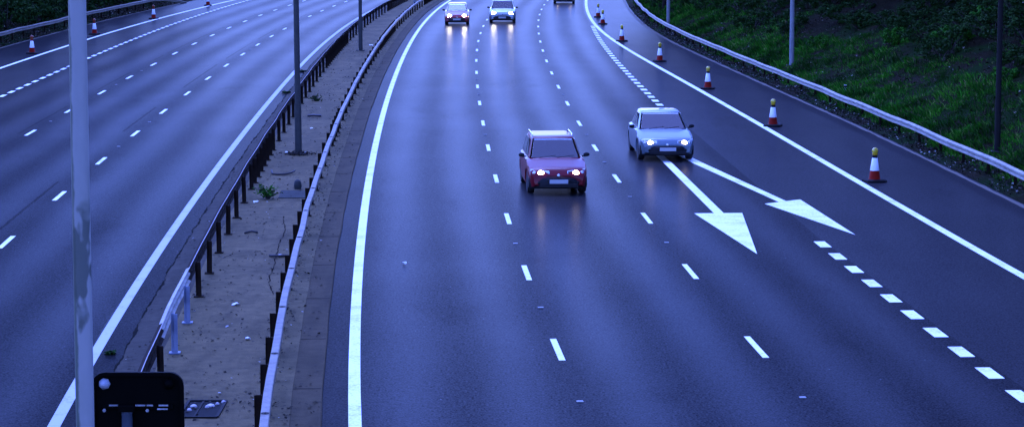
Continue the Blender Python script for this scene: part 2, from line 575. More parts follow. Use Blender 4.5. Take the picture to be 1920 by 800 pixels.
ysm = [float(y) for y in np.arange(8, 300.1, .6)]
rows, rows2, rows3 = [], [], []
for y in ysm:
    a, b = lx('LE', y) + 1.22 + .03 * noise.noise((0, y * .4, 17.0)), kerb_x(y) - .50
    rows.append([(a, y, -.02), (a + .012, y, MZ - .012)] + [(a + .03 + (b - a - .03) * q / 8, y, MZ + .006 * noise.noise((q, y * .4, 4))) for q in range(9)])
    c = crack_x(y)
    rows2.append([(c + (a + .01 - c) * q / 4, y, .006 + (MZ - .026) * q / 4) for q in range(5)])
tag(grid_obj('central_reservation', rows, CONC), 'paved central reservation littered with leaves between the two steel barriers', 'central reservation', kind='structure')
tag(grid_obj('drain_strip', rows2, concrete('strip_concrete', (.050, .042, .027), (.026, .022, .014))), 'dark concrete strip behind the dark barrier, beside the left edge line', 'strip', kind='structure')
for y in np.arange(9, 190, .14):
    y = float(y)
    w = max(.003, .016 + .035 * noise.noise((0, y * .9, 83.0)) + .03 * noise.noise((0, y * 4.0, 87.0)))
    x = crack_x(y) + .02 * noise.noise((0, y * 5.0, 91.0))
    rows3.append([(x - w, y, .011), (x + w, y, .011)])
tag(grid_obj('crack', rows3, simple('crack_dirt', (.004, .004, .003), .95, spec=.02)), 'ragged dark crack running beside the left edge line', 'crack', kind='structure')
rows4 = []
CRK = [(-4.93, 47.9), (-5.20, 49.5), (-5.33, 52.0), (-5.52, 55.0), (-5.62, 57.6), (-5.95, 60.5)]
for (x0, y0), (x1, y1) in zip(CRK, CRK[1:]):
    for q in range(14):
        f = q / 14
        x, y = x0 + (x1 - x0) * f, y0 + (y1 - y0) * f
        x += .05 * noise.noise((0, y * 1.6, 95.0)) + .02 * noise.noise((0, y * 7, 96.0))
        w = max(.002, .010 + .016 * noise.noise((0, y * 2.0, 97.0)))
        rows4.append([(x - w, y, MZ + .010), (x + w, y, MZ + .010)])
tag(grid_obj('crack', rows4, simple('crack_dirt_fine', (.006, .005, .004), .95, spec=.02)), 'thin crack wandering across the middle of the central reservation', 'crack', kind='structure')
rows = []
for y in ysm:
    a, b = kerb_x(y) - .50, kerb_x(y)
    rows.append([(a, y, MZ - .006), (a + .03, y, MZ + .002), (a + .25, y, MZ - .004), (b - .03, y, MZ + .004), (b - .006, y, MZ), (b, y, MZ - .012), (b + .004, y, -.02)])
tag(grid_obj('channel', rows, CONC_CH), 'darker concrete drainage channel along the right hand kerb of the central reservation', 'channel', kind='structure')
jt = MB()
for y in np.arange(11, 230, 4.55):
    y0 = float(y)
    hd = heading('RE', y0)
    c = (kerb_x(y0) - .26, y0, MZ + .010)
    jt.box(c, (.47, .018, .004), -hd)
tag(jt.build('channel_joints', simple('joint_tar', (.008, .008, .008), .8, spec=.05)), 'thin dark cross joints in the channel concrete', 'joint', kind='structure')

# ------------------------------------------------------------------ painted markings (each 4 mm above the road)
def ribbon(mb, fn, y0, y1, w, step=2.0, z=.004):
    n = max(1, int(math.ceil((y1 - y0) / step)))
    vs, fs = [], []
    for i in range(n + 1):
        y = y0 + (y1 - y0) * i / n
        d = (fn(y + .5) - fn(y - .5))
        h = math.atan(d)
        c, s = math.cos(h) * w / 2, math.sin(h) * w / 2
        vs += [(fn(y) - c, y + s, z), (fn(y) + c, y - s, z)]
        if i: fs.append((2 * i - 2, 2 * i - 1, 2 * i + 1, 2 * i))
    mb.add(vs, fs)


def marking(fn, label, mat=PAINT, spans=None, w=.15, solid=None):
    m = MB()
    if solid: ribbon(m, fn, solid[0], solid[1], w)
    for a, b in spans or []:
        ribbon(m, fn, a, b, w, 1.0)
    return tag(m.build('road_marking', mat), label, 'road marking', kind='structure')


marking(lambda y: lx('RE', y), 'solid white edge line beside the kerb of the right hand carriageway', w=.205, solid=(10, 260))
marking(lambda y: lx('RS', y), 'solid white line between the right hand lanes and the coned hard shoulder', w=.23, solid=(10, 260))
marking(lambda y: lx('LE', y), 'solid white edge line of the left carriageway beside the central reservation', PAINT_OLD, w=.20, solid=(10, 260))
marking(lambda y: lx('LS', y), 'solid white line beside the coned left hard shoulder', w=.2, solid=(10, 260))
P1 = [(41.05 + 9.07 * i, 43.15 + 9.07 * i) for i in range(-4, 22)]
marking(lambda y: lx('R1', y), 'dashed white lane line nearest the central reservation on the right carriageway', spans=P1, w=.118)
P2 = [(41.3 + 9.0 * i, 43.4 + 9.0 * i) for i in range(-4, 22)]
marking(lambda y: lx('R2', y), 'dashed white lane line between the two cars in the foreground', spans=P2, w=.118)
PB = [(54.9 + 9.14 * i, 57.0 + 9.14 * i) for i in range(-4, 20)]
marking(lambda y: lx('LB', y), 'dashed white lane line of the left carriageway closer to the barrier', spans=PB, w=.125)
PA = [(82.6 + 9.25 * i, 84.7 + 9.25 * i) for i in range(-6, 16)]
marking(lambda y: lx('LA', y), 'dashed white lane line of the left carriageway farther from the barrier', spans=PA, w=.125)
marking(r3eff, 'row of short white dashes along the right hand exit lane', spans=[(37.47 - 1.955 * 3 + 1.955 * i, 38.45 - 1.955 * 3 + 1.955 * i) for i in range(13)] + [(93.2 + 2.0 * i, 94.2 + 2.0 * i) for i in range(34)], w=.27)
marking(lambda y: lx('LD', y), 'row of short white dashes along the left exit lane', spans=[(70 + 2.12 * i, 71.2 + 2.12 * i) for i in range(66)], w=.2)


def poly(mb, pts, z=.004):
    mb.add([(p[0], p[1], z) for p in pts], [tuple(range(len(pts)))])


m = MB()
poly(m, [(5.70, 53.98), (6.07, 61.38), (4.80, 61.29)])
poly(m, [(5.32, 61.34), (5.58, 61.36), (5.07, 73.0), (4.62, 82.0), (4.36, 82.0), (4.82, 73.0)])
tag(m.build('arrow_marking', PAINT), 'white road arrow pointing straight on, in front of the silver car', 'road marking', kind='structure')
m = MB()
poly(m, [(8.45, 57.22), (7.95, 64.26), (6.87, 63.31)])
poly(m, [(7.30, 63.70), (7.52, 63.89), (6.02, 73.6), (4.90, 81.6), (4.70, 81.0), (5.76, 73.2)])
tag(m.build('arrow_marking', PAINT), 'white road arrow slanting towards the right hand exit lane', 'road marking', kind='structure')

# pale worn edge of both shoulders
for k, sg, lab in (('RX', -1, 'pale gritty edge line of the right hand shoulder'), ('LX', 1, 'pale gritty edge line of the left shoulder')):
    m = MB()
    rows = []
    for y in np.arange(10, 280, .5):
        y = float(y)
        w = .16 + .10 * noise.noise((0, y * .5, 21.0)) + .06 * noise.noise((0, y * 2.2, 25.0))
        x = lx(k, y) + .03 * noise.noise((0, y * .9, 31.0))
        rows.append([(x + sg * .06 - w * .5, y, .0085), (x + sg * .06 + w * .5, y, .0085)])
    tag(grid_obj('road_edge_marking', rows, GRIT), lab, 'road edge', kind='structure')


# ------------------------------------------------------------------ steel barriers
def zstep(zones, y): return any(a <= y <= b for a, b in zones)


def post_spots(fx, y0, y1, base, zones, near=None):
    out, y = [], y0
    while y < y1:
        out.append((fx(y), y, -heading('RE', y)))
        st = near[1] if near and y < near[0] else base
        y += st / 2 if zstep(zones, y) else st
    return out


def w_profile(face, top, t=.012, h=.31, d=.075):
    """corrugated beam outline; face = +1 when its corrugated face looks to +side"""
    pts = [(0, 0), (.25, .0), (.25, 1)]
    prof = [(0.0, 0.0), (.05, .0), (.17, 1.0), (.33, 1.0), (.45, .05), (.55, .05), (.67, 1.0), (.83, 1.0), (.95, .0), (1.0, 0.0)]
    front = [(face * d * b, top - h + a * h) for a, b in prof]
    back = [(u - face * t, v) for u, v in front]
    return front + back[::-1]


Z_L = [(63.5, 77), (117, 138), (180, 201)]
Z_R = [(75.5, 84), (131, 152), (192, 215)]


def path_of(fx, y0, y1, fz, step=1.6, wob=0.0, seed=0.0):
    n = int((y1 - y0) / step)
    out = []
    for i in range(n + 1):
        y = y0 + (y1 - y0) * i / n
        x = fx(y) + wob * noise.noise((seed, y * .22, 2.0))
        z = fz(y) + wob * .8 * noise.noise((seed + 5, y * .18, 8.0))
        h = math.atan2(fx(y + .5) - fx(y - .5), 1.0)
        out.append(((x, y, z), h))
    return out


# left barrier of the reservation: corrugated beam seen from its rusty back
LBX = lambda y: lx('LE', y) + 1.33
bar = empty('safety_barrier', (LBX(36), 36, MZ), label='dark rusty crash barrier on the left edge of the central reservation', cat='crash barrier')
prof = w_profile(-1, .73)
nf = len(prof) // 2


def lmat(k):      # narrow upper lip of the beam has sky light painted in, the rest is rust
    return 1 if k in (nf - 1, nf - 2, nf) else 0


for (a, b, mats, lab) in ((8, 40.6, [RUST, RAIL_SKYLIT], None), (40.65, 47.1, [GALV_NEW, GALV_NEW], 'bright new galvanised length of beam'), (47.15, 235, [RUST, RAIL_SKYLIT], None)):
    mb = MB(); mb.sweep(path_of(LBX, a, b, lambda y: MZ, 1.6, .035, 3), prof, matf=lmat)
    o = mb.build('rail', mats, bar, world=True)
    if lab: o['label'] = lab
pm = MB()
pm.box((0, 0, .36), (.012, .095, .72)); pm.box((-.032, .042, .36), (.056, .010, .72)); pm.box((.032, -.042, .36), (.056, .010, .72))
pm.box((0, 0, .012), (.20, .20, .02))
p0 = pm.build('post', RUST, bar)
p1 = pm.build('post', POST_BLUE, bar)
pl = post_spots(lambda y: LBX(y) + .13, 32.2, 222, 3.09, Z_L)[:99]
used0 = used1 = False
for (x, y, h) in pl:
    blue = 40.6 < y < 47
    src = p1 if blue else p0
    first = not (used1 if blue else used0)
    o = src if first else src.copy()
    if not first: COL.objects.link(o)
    if blue: used1 = True; o['label'] = 'blue grey galvanised post'
    else: used0 = True
    o.parent = bar
    o.location = Vector((x, y, MZ)) - Vector(bar.location)
    o.rotation_euler = (rng.uniform(-.02, .02), rng.uniform(-.02, .02), -h * 0 + heading('LE', y) * -1)

# right barrier of the reservation: bright box beam on dark posts
RBX = lambda y: lx('RE', y) - 1.30
bar = empty('safety_barrier', (RBX(32), 32, MZ), label='pale box beam crash barrier on dark posts along the right edge of the central reservation', cat='crash barrier')
hw = .066
boxp = [(-hw, .63), (hw, .63), (hw, .73), (hw - .012, .742), (-hw + .012, .742), (-hw, .73)]
mb = MB(); mb.sweep(path_of(RBX, 8, 235, lambda y: MZ, 1.2, .045, 9), boxp)
rail = mb.build('rail', GALV, bar, world=True)
pm = MB()
pm.box((0, 0, .36), (.10, .012, .74)); pm.box((-.053, 0, .36), (.010, .10, .74)); pm.box((.053, 0, .36), (.010, .10, .74)); pm.box((.105, 0, .60), (.10, .05, .06)); pm.box((0, 0, .012), (.19, .20, .02))
p0 = pm.build('post', RUST, bar)
first = True
for (x, y, h) in post_spots(lambda y: RBX(y) - .145, 29.6, 216, 3.15, Z_R, near=(62, 2.37))[:99]:
    o = p0 if first else p0.copy()
    if not first: COL.objects.link(o)
    first = False
    o.parent = bar; o.location = Vector((x, y, MZ)) - Vector(bar.location)
    o.rotation_euler = (rng.uniform(-.02, .02), rng.uniform(-.02, .02), -heading('RE', y))
# bolted joint plates on top of the beam
jm = MB(); jm.lathe([(.058, -.004), (.062, .003), (.044, .004), (.038, .001), (.016, .001), (.014, .010), (0.0, .011)], 16)
j0 = jm.build('bolt_plate', metal_worn('bolt_plate_steel', (.025, .022, .018), (.012, .01, .008), .8, .0), rail)
y, first = 33.0, True
while y < 130:
    o = j0 if first else j0.copy()
    if not first: COL.objects.link(o)
    first = False
    o.parent = rail
    x = RBX(y) + .045 * noise.noise((9, y * .22, 2.0))
    o.location = (x, y, MZ + .7465 + .036 * noise.noise((14, y * .18, 8.0)))
    y += 4.55

# verge guard rails
def verge_rail(k, sg, d, ys, lab, ground, mats, top, endramp=False):
    fx = lambda y: lx(k, y) + sg * d
    e = empty('guard_rail', (fx(ys[0]), ys[0], ground(d, ys[0])), label=lab, cat='guard rail')
    prof = w_profile(-sg, top, h=.25)
    pth = path_of(fx, ys[0], ys[1], lambda y: ground(d, y) * .5 + .03, 1.6, .05, 13 + sg)
    if endramp:
        last = pth[-1]
        for i in range(1, 8):
            f = i / 7
            pth.append(((fx(ys[1] + 9 * f) + .9 * f * f, ys[1] + 9 * f, .03 - .62 * f * f), last[1] + .1 * f))
    mb = MB(); mb.sweep(pth, prof)
    mb.build('rail', mats[0], e, world=True)
    pm = MB()
    pm.box((0, 0, top * .5 - .15), (.012, .10, top + .26)); pm.box((sg * .03, .045, top * .5 - .15), (.055, .01, top + .26)); pm.box((-sg * .03, -.045, top * .5 - .15), (.055, .01, top + .26))
    p0 = pm.build('post', mats[1], e)
    y, first = ys[0] + 1, True
    while y < ys[1]:
        o = p0 if first else p0.copy()
        if not first: COL.objects.link(o)
        first = False
        o.parent = e
        o.location = Vector((fx(y) + sg * .10, y, ground(d, y) * .5)) - Vector(e.location)
        o.rotation_euler = (0, 0, -heading(k, y))
        y += 3.2
    return e


verge_rail('RX', 1, .62, (24, 230), 'long bright guard rail along the foot of the grassy right hand bank', terr_r, (GALV_NEW, RUST), .60)
verge_rail('LX', -1, .55, (70, 190), 'grey guard rail before the dark trees at the far left, ending in a ramp', terr_l, (GALV, RUST), .70, True)

# ------------------------------------------------------------------ lamp columns
def lamp_column(x, y, z, rz, label, mats, r_base, r_top, arms=2, lean=(0, 0), h=12.0):
    e = empty('lamp_column', (x, y, z), rz, label, 'lamp post', 'lamp posts beside the motorway')
    mb = MB()
    pts = [(0, 0, -.1), (0, 0, 1.55), (0, 0, 1.72), (0, 0, h)]
    pts = [(p[0] + lean[0] * p[2], p[1] + lean[1] * p[2], p[2]) for p in pts]
    mb.tube(pts, [r_base, r_base, r_base * .62 + r_top * .38 if r_base > r_top * 1.2 else r_base, r_top], 24)
    mb.build('shaft', mats, e, autos=40)
    b = MB(); b.box((0, 0, .012), (r_base * 4.2, r_base * 4.2, .03))
    for sx in (-1, 1):
        for sy in (-1, 1): b.lathe([(.022, .027), (.022, .06), (0, .062)], 8, (sx * r_base * 1.7, sy * r_base * 1.7, 0))
    b.build('base_plate', COLUMN_DARK, e, bevel=.004)
    dm = MB(); dm.box((0, -r_base - .002, .85), (r_base * .95, .012, .62))
    dm.build('access_door', mats, e, bevel=.004)
    for sx in ((-1, 1) if arms == 2 else (-1,)):
        a = MB()
        a.tube([(lean[0] * h, lean[1] * h, h - .06), (lean[0] * h + sx * .5, lean[1] * h, h + .18), (lean[0] * h + sx * 1.5, lean[1] * h, h + .28)], .035, 10)
        arm = a.build('arm', mats, e, smooth=True)
        l = MB(); l.box((lean[0] * h + sx * 1.85, lean[1] * h, h + .26), (.75, .30, .12))
        l.build('lantern', GALV, arm, bevel=.04)
    return e


def res_x(y): return lx('RE', y) - 2.44


lamp_column(-3.745, 20.1, MZ, 0, 'large blue grey lamp post with flaking paint, nearest the camera at the left', COLUMN, .087, .072, lean=(.0045, 0))
lamp_column(-6.93, 75.8, MZ, .05, 'dark slender lamp post standing between the barriers, second from the camera', COLUMN_DARK, .112, .072, lean=(-.004, 0))
lamp_column(-8.48, 131.5, MZ, .05, 'thin dark lamp post between the barriers, third from the camera', COLUMN_DARK, .115, .075)
lamp_column(-7.95, 192.7, MZ, 0, 'farthest lamp post on the central reservation, cut by the top of the picture', COLUMN_PALE, .125, .08)
def on_r_xy(x, y): return (x, y, terr_r(x - lx('RX', y), y))
lamp_column(*on_r_xy(15.31, 73.7), 0, 'very dark lamp post standing on the bank at the right edge', simple('shaded_column', (.016, .015, .013), .8, spec=.03), .095, .075, 1, lean=(-.002, 0))  # tree shade put into the colour of this grey post
lamp_column(*on_r_xy(13.42, 112.6), 0, 'pale grey lamp post behind the right guard rail, halfway along the bank', COLUMN_PALE, .115, .085, 1, lean=(-.004, 0))
lamp_column(*on_r_xy(10.52, 158.4), 0, 'pale lamp post behind the right guard rail, farthest up the road', COLUMN_PALE, .115, .085, 1)

# dirt heap round the foot of the second column
# ------------------------------------------------------------------ back of the road sign at the lower left
SX, SY = -3.70, 22.3
e = empty('road_sign', (SX, SY, MZ), label='black back of a road sign with rounded corners on a post at the lower left', cat='road sign')
SIGNB = simple('sign_black', (.0015, .0015, .0012), .7, spec=.02)
mb = MB()


def rrect(w, h, r, n=7):
    out = []
    for cx, cy, a0 in ((w / 2 - r, h / 2 - r, 0), (-w / 2 + r, h / 2 - r, 90), (-w / 2 + r, -h / 2 + r, 180), (w / 2 - r, -h / 2 + r, 270)):
        for i in range(n + 1):
            a = R(a0 + 90 * i / n)
            out.append((cx + r * math.cos(a), cy + r * math.sin(a)))
    return out


PW, PH = .885, 1.30
PTOP = 3.50
zc = PTOP - PH / 2
out, inn = rrect(PW, PH, .135), rrect(PW - .07, PH - .07, .105)
n = len(out)
vs = [(a, .0, b) for a, b in out] + [(a, -.045, b) for a, b in out] + [(a, -.045, b) for a, b in inn] + [(a, -.012, b) for a, b in inn]
fs = [tuple(range(n))] + [tuple(range(3 * n, 4 * n))]
for k in range(n):
    q = (k + 1) % n
    for s in range(3): fs.append((s * n + k, s * n + q, (s + 1) * n + q, (s + 1) * n + k))
mb.add([(p[0] + .098, p[1] - .10, p[2] + zc) for p in vs], fs)
pan = mb.build('panel', SIGNB, e, autos=35)
mb = MB(); mb.tube([(0, -.185, 0), (0, -.185, PTOP - .38)], .052, 20); mb.lathe([(.052, PTOP - .38), (.045, PTOP - .36), (0, PTOP - .355)], 20, (0, -.185, 0))
mb.build('post', metal_worn('sign_post_steel', (.035, .045, .055), (.02, .022, .025), .5, .2), e, autos=40)
BR = metal_worn('bolt_highlight_steel', (.42, .42, .42), (.02, .02, .02), .35, .5, .8, 9)
for zz in (PTOP - .335, PTOP - .93):
    b = MB(); b.box((.098, -.125, zz), (.68, .026, .045)); b.box((0, -.20, zz), (.15, .10, .06))
    br = b.build('bracket', SIGNB, e, bevel=.004)
    for a, w_, dz in ((-.135, .085, .014), (.12, .10, .014), (.215, .06, .014), (.345, .09, .014), (.335, .10, -.022)):
        s = MB(); s.box((a, -.14, zz + dz), (w_, .012, .014)); s.build('bracket_highlight', BR, br)  # pale strips stand for highlights on the bracket
    for a in (-.225, .19):
        c = MB(); c.lathe([(.017, 0), (.017, .012), (.010, .016), (0, .018)], 6, (a, -.150, zz - .035), axis='Y')
        c.build('bolt', BR, br)
for a, mm in ((-.29, simple('lit_cap', (.24, .24, .25), .5, spec=.2)), (.33, SIGNB)):  # left cap painted pale as if lit, right one left black
    c = MB(); c.lathe([(.058, 0), (.055, -.02), (.034, -.055), (.012, -.075), (0, -.078)], 7, (.098 + a - .03, -.112, PTOP - .115), axis='Y')
    c.build('corner_cap', mm, e, autos=50)

# ------------------------------------------------------------------ traffic cones
C_RED = simple('cone_red', (.17, .007, .002), .6, var=.3, spec=.06)
C_WHITE = simple('cone_sleeve', (.78, .78, .76), .4, var=.08)
C_BLACK = simple('cone_base', (.008, .007, .007), .8, spec=.1)
C_YEL = simple('lamp_yellow', (.42, .27, .004), .35, var=.1)
C_LENS = simple('lamp_lens', (.50, .38, .03), .12, var=.1, spec=.8)
C_AMB = simple('lamp_amber', (.20, .03, .004), .3)
CONES = []


def make_cone(lampc, label):
    e = empty('traffic_cone', (0, 0, 0), 0, label, 'traffic cone', 'traffic cones along the hard shoulders')
    b = MB()
    o8 = [(.30 * (1 if k in (0, 1, 6, 7) else -1) * (1 if k % 2 else 1), 0) for k in range(8)]
    ring = [(.31, -.20), (.31, .20), (.20, .31), (-.20, .31), (-.31, .20), (-.31, -.20), (-.20, -.31), (.20, -.31)]
    vs = [(x, y, 0) for x, y in ring] + [(x, y, .055) for x, y in ring] + [(x * .82, y * .82, .085) for x, y in ring]
    fs = [tuple(range(8))[::-1], tuple(range(16, 24))]
    for s in range(2):
        for k in range(8): fs.append((s * 8 + k, s * 8 + (k + 1) % 8, s * 8 + 8 + (k + 1) % 8, s * 8 + 8 + k))
    b.add(vs, fs)
    b.build('base', C_BLACK, e, bevel=.006)
    b = MB(); b.lathe([(.185, .084), (.165, .10), (.135, .33), (.131, .335)], 24)
    b.build('body', C_RED, e, autos=50)
    b = MB(); b.lathe([(.134, .335), (.136, .34), (.082, .70), (.078, .705)], 24)
    b.build('reflective_sleeve', C_WHITE, e, autos=50)
    b = MB(); b.lathe([(.076, .705), (.062, .78), (.058, .785)], 20)
    b.build('tip', C_RED if lampc is C_AMB else C_BLACK, e, autos=50)
    b = MB(); b.lathe([(.045, .785), (.075, .79), (.082, .80), (.086, .84), (.05, .85)], 16)
    l = b.build('lamp', lampc, e, autos=50)
    b = MB()
    prof = [(0.0, -.058), (.045, -.056), (.080, -.040), (.094, -.014), (.094, .014), (.080, .040), (.045, .056), (0, .058)]
    b.lathe([(max(r, .001), z) for r, z in prof], 22, (0, 0, .915), axis='Y')
    b.build('lens', C_LENS if lampc is C_YEL else C_AMB, l, smooth=True)
    return e


ordr = ['nearest the camera, at the right edge of the hard shoulder line', 'second from the camera', 'third from the camera', 'fourth from the camera',
        'fifth from the camera', 'front one of the overlapping far pair', 'rear one of the overlapping far pair']
spots = [(10.65, 68.5), (9.61, 86.15), (8.70, 104.1), (7.73, 122.8), (6.62, 141.6), (6.27, 162.5), (6.33, 172.9)]
c0 = make_cone(C_YEL, 'cone')
for i, ((x, y), t) in enumerate(zip(spots, ordr)):
    lab = 'yellow lamped cone on the right hand shoulder, ' + t
    lab = lab.replace(', at the right edge of the hard shoulder line', '')
    if i == 0:
        o = c0; o.location = (x, y, 0); o.rotation_euler = (0, 0, .3); o['label'] = lab
    else:
        o = dup(c0, (x, y, .002), rng.uniform(-.6, .6), lab)
ordl = ['nearest the camera', 'second from the camera', 'third from the camera', 'farthest, cut by the top edge']
c1 = make_cone(C_AMB, 'cone')
for i, ((x, y), t) in enumerate(zip([(-26.49, 129.6), (-26.54, 149.4), (-25.96, 170.4), (-25.03, 193.8)], ordl)):
    lab = 'red tipped cone on the far left shoulder, ' + t
    if i == 0:
        o = c1; o.location = (x, y, 0); o['label'] = lab
    else:
        dup(c1, (x, y, .002), rng.uniform(-.6, .6), lab)

# ------------------------------------------------------------------ reflecting road studs in the gaps of the lane lines
sm = MB()
sm.box((0, 0, .008), (.11, .09, .012)); sm.box((0, -.03, .013), (.085, .025, .010))
s0 = None
STUD = simple('road_stud', (.30, .29, .27), .5, var=.5, spec=.1)
for k, spans, lab in (('R1', P1, 'small white stud in the gaps of the lane line beside the red car'), ('R2', P2, 'small white stud in the gaps of the lane line between the two foreground cars'),
                      ('LB', PB, 'small white stud in the gaps of the nearer lane line on the left carriageway'), ('LA', PA, 'small white stud in the gaps of the farther lane line on the left carriageway')):
    for i, (a, b) in enumerate(spans):
        y = b + 3.45
        if y < 36 or y > 150 or rng.random() < .4: continue
        if s0 is None: o = s0 = sm.build('road_stud', STUD, bevel=.005)
        else: o = s0.copy(); COL.objects.link(o)
        o.location = (lx(k, y) + rng.uniform(-.02, .02), y, .001); o.rotation_euler = (0, 0, -heading(k, y))
        tag(o, lab, 'road stud', lab.replace('small white stud', 'studs'))

# ------------------------------------------------------------------ cars (local frame: +y is the front, so a car is turned to face the camera)
def pane_glass(name, clear):
    t = NT(name)
    tr = t.n.new('ShaderNodeBsdfTransparent'); tr.inputs[0].default_value = (*clear, 1)
    gl = t.n.new('ShaderNodeBsdfGlossy'); gl.inputs['Roughness'].default_value = .03; gl.inputs[0].default_value = (.95, .97, 1, 1)
    lw = t.n.new('ShaderNodeFresnel'); lw.inputs[0].default_value = 1.55
    mx = t.n.new('ShaderNodeMixShader')
    t.l.new(lw.outputs[0], mx.inputs[0]); t.l.new(tr.outputs[0], mx.inputs[1]); t.l.new(gl.outputs[0], mx.inputs[2])
    t.l.new(mx.outputs[0], t.n['Material Output'].inputs[0])
    return t.mat


GLASS = NT('car_glass').set(Base_Color=(.012, .015, .018), Roughness=.04).mat
SCREEN = pane_glass('windscreen_glass', (.62, .68, .68))
CABIN = simple('cabin_cloth', (.030, .028, .026), .9, spec=.05)
CHROME = simple('chrome', (.6, .6, .6), .18, .9, .05)
TRIM = simple('black_trim', (.006, .006, .0065), .6, spec=.2)
PLATE = simple('number_plate', (.34, .34, .32), .4, var=.03)
RIM = simple('alloy', (.35, .35, .36), .3, .7, .1)
LIT = lamp('headlight_lit', (1.0, .78, .50), 5.0)
LIT_FAR = lamp('headlight_bright', (1.0, .88, .72), 30.0)
REFL = simple('headlight_bowl', (.5, .5, .5), .12, .9, .05)


def car_paint(name, col, metal=.0, rough=.3, coat=1.0):
    t = NT(name)
    n = t.noise(2.5, 3)
    t.set(Base_Color=t.mix(n, tuple(q * .9 for q in col), tuple(q * 1.08 for q in col)), Roughness=rough, Metallic=metal)
    t.b.inputs['Coat Weight'].default_value = coat
    t.b.inputs['Coat Roughness'].default_value = .05
    t.b.inputs['Specular IOR Level'].default_value = .08
    return t.mat


def loft(mb, sections, cap=True, mi=0):
    n = len(sections[0]); b = len(mb.v)
    for s in sections: mb.v += [tuple(p) for p in s]
    for i in range(len(sections) - 1):
        for k in range(n):
            mb.f.append((b + i * n + k, b + i * n + (k + 1) % n, b + (i + 1) * n + (k + 1) % n, b + (i + 1) * n + k)); mb.m.append(mi)
    if cap:
        mb.f.append(tuple(b + k for k in range(n))[::-1]); mb.m.append(mi)
        mb.f.append(tuple(b + (len(sections) - 1) * n + k for k in range(n))); mb.m.append(mi)


def interp(tab, y):
    for (a, va), (b, vb) in zip(tab, tab[1:]):
        if a <= y <= b: return va + (vb - va) * (y - a) / (b - a)
    return tab[0][1] if y < tab[0][0] else tab[-1][1]


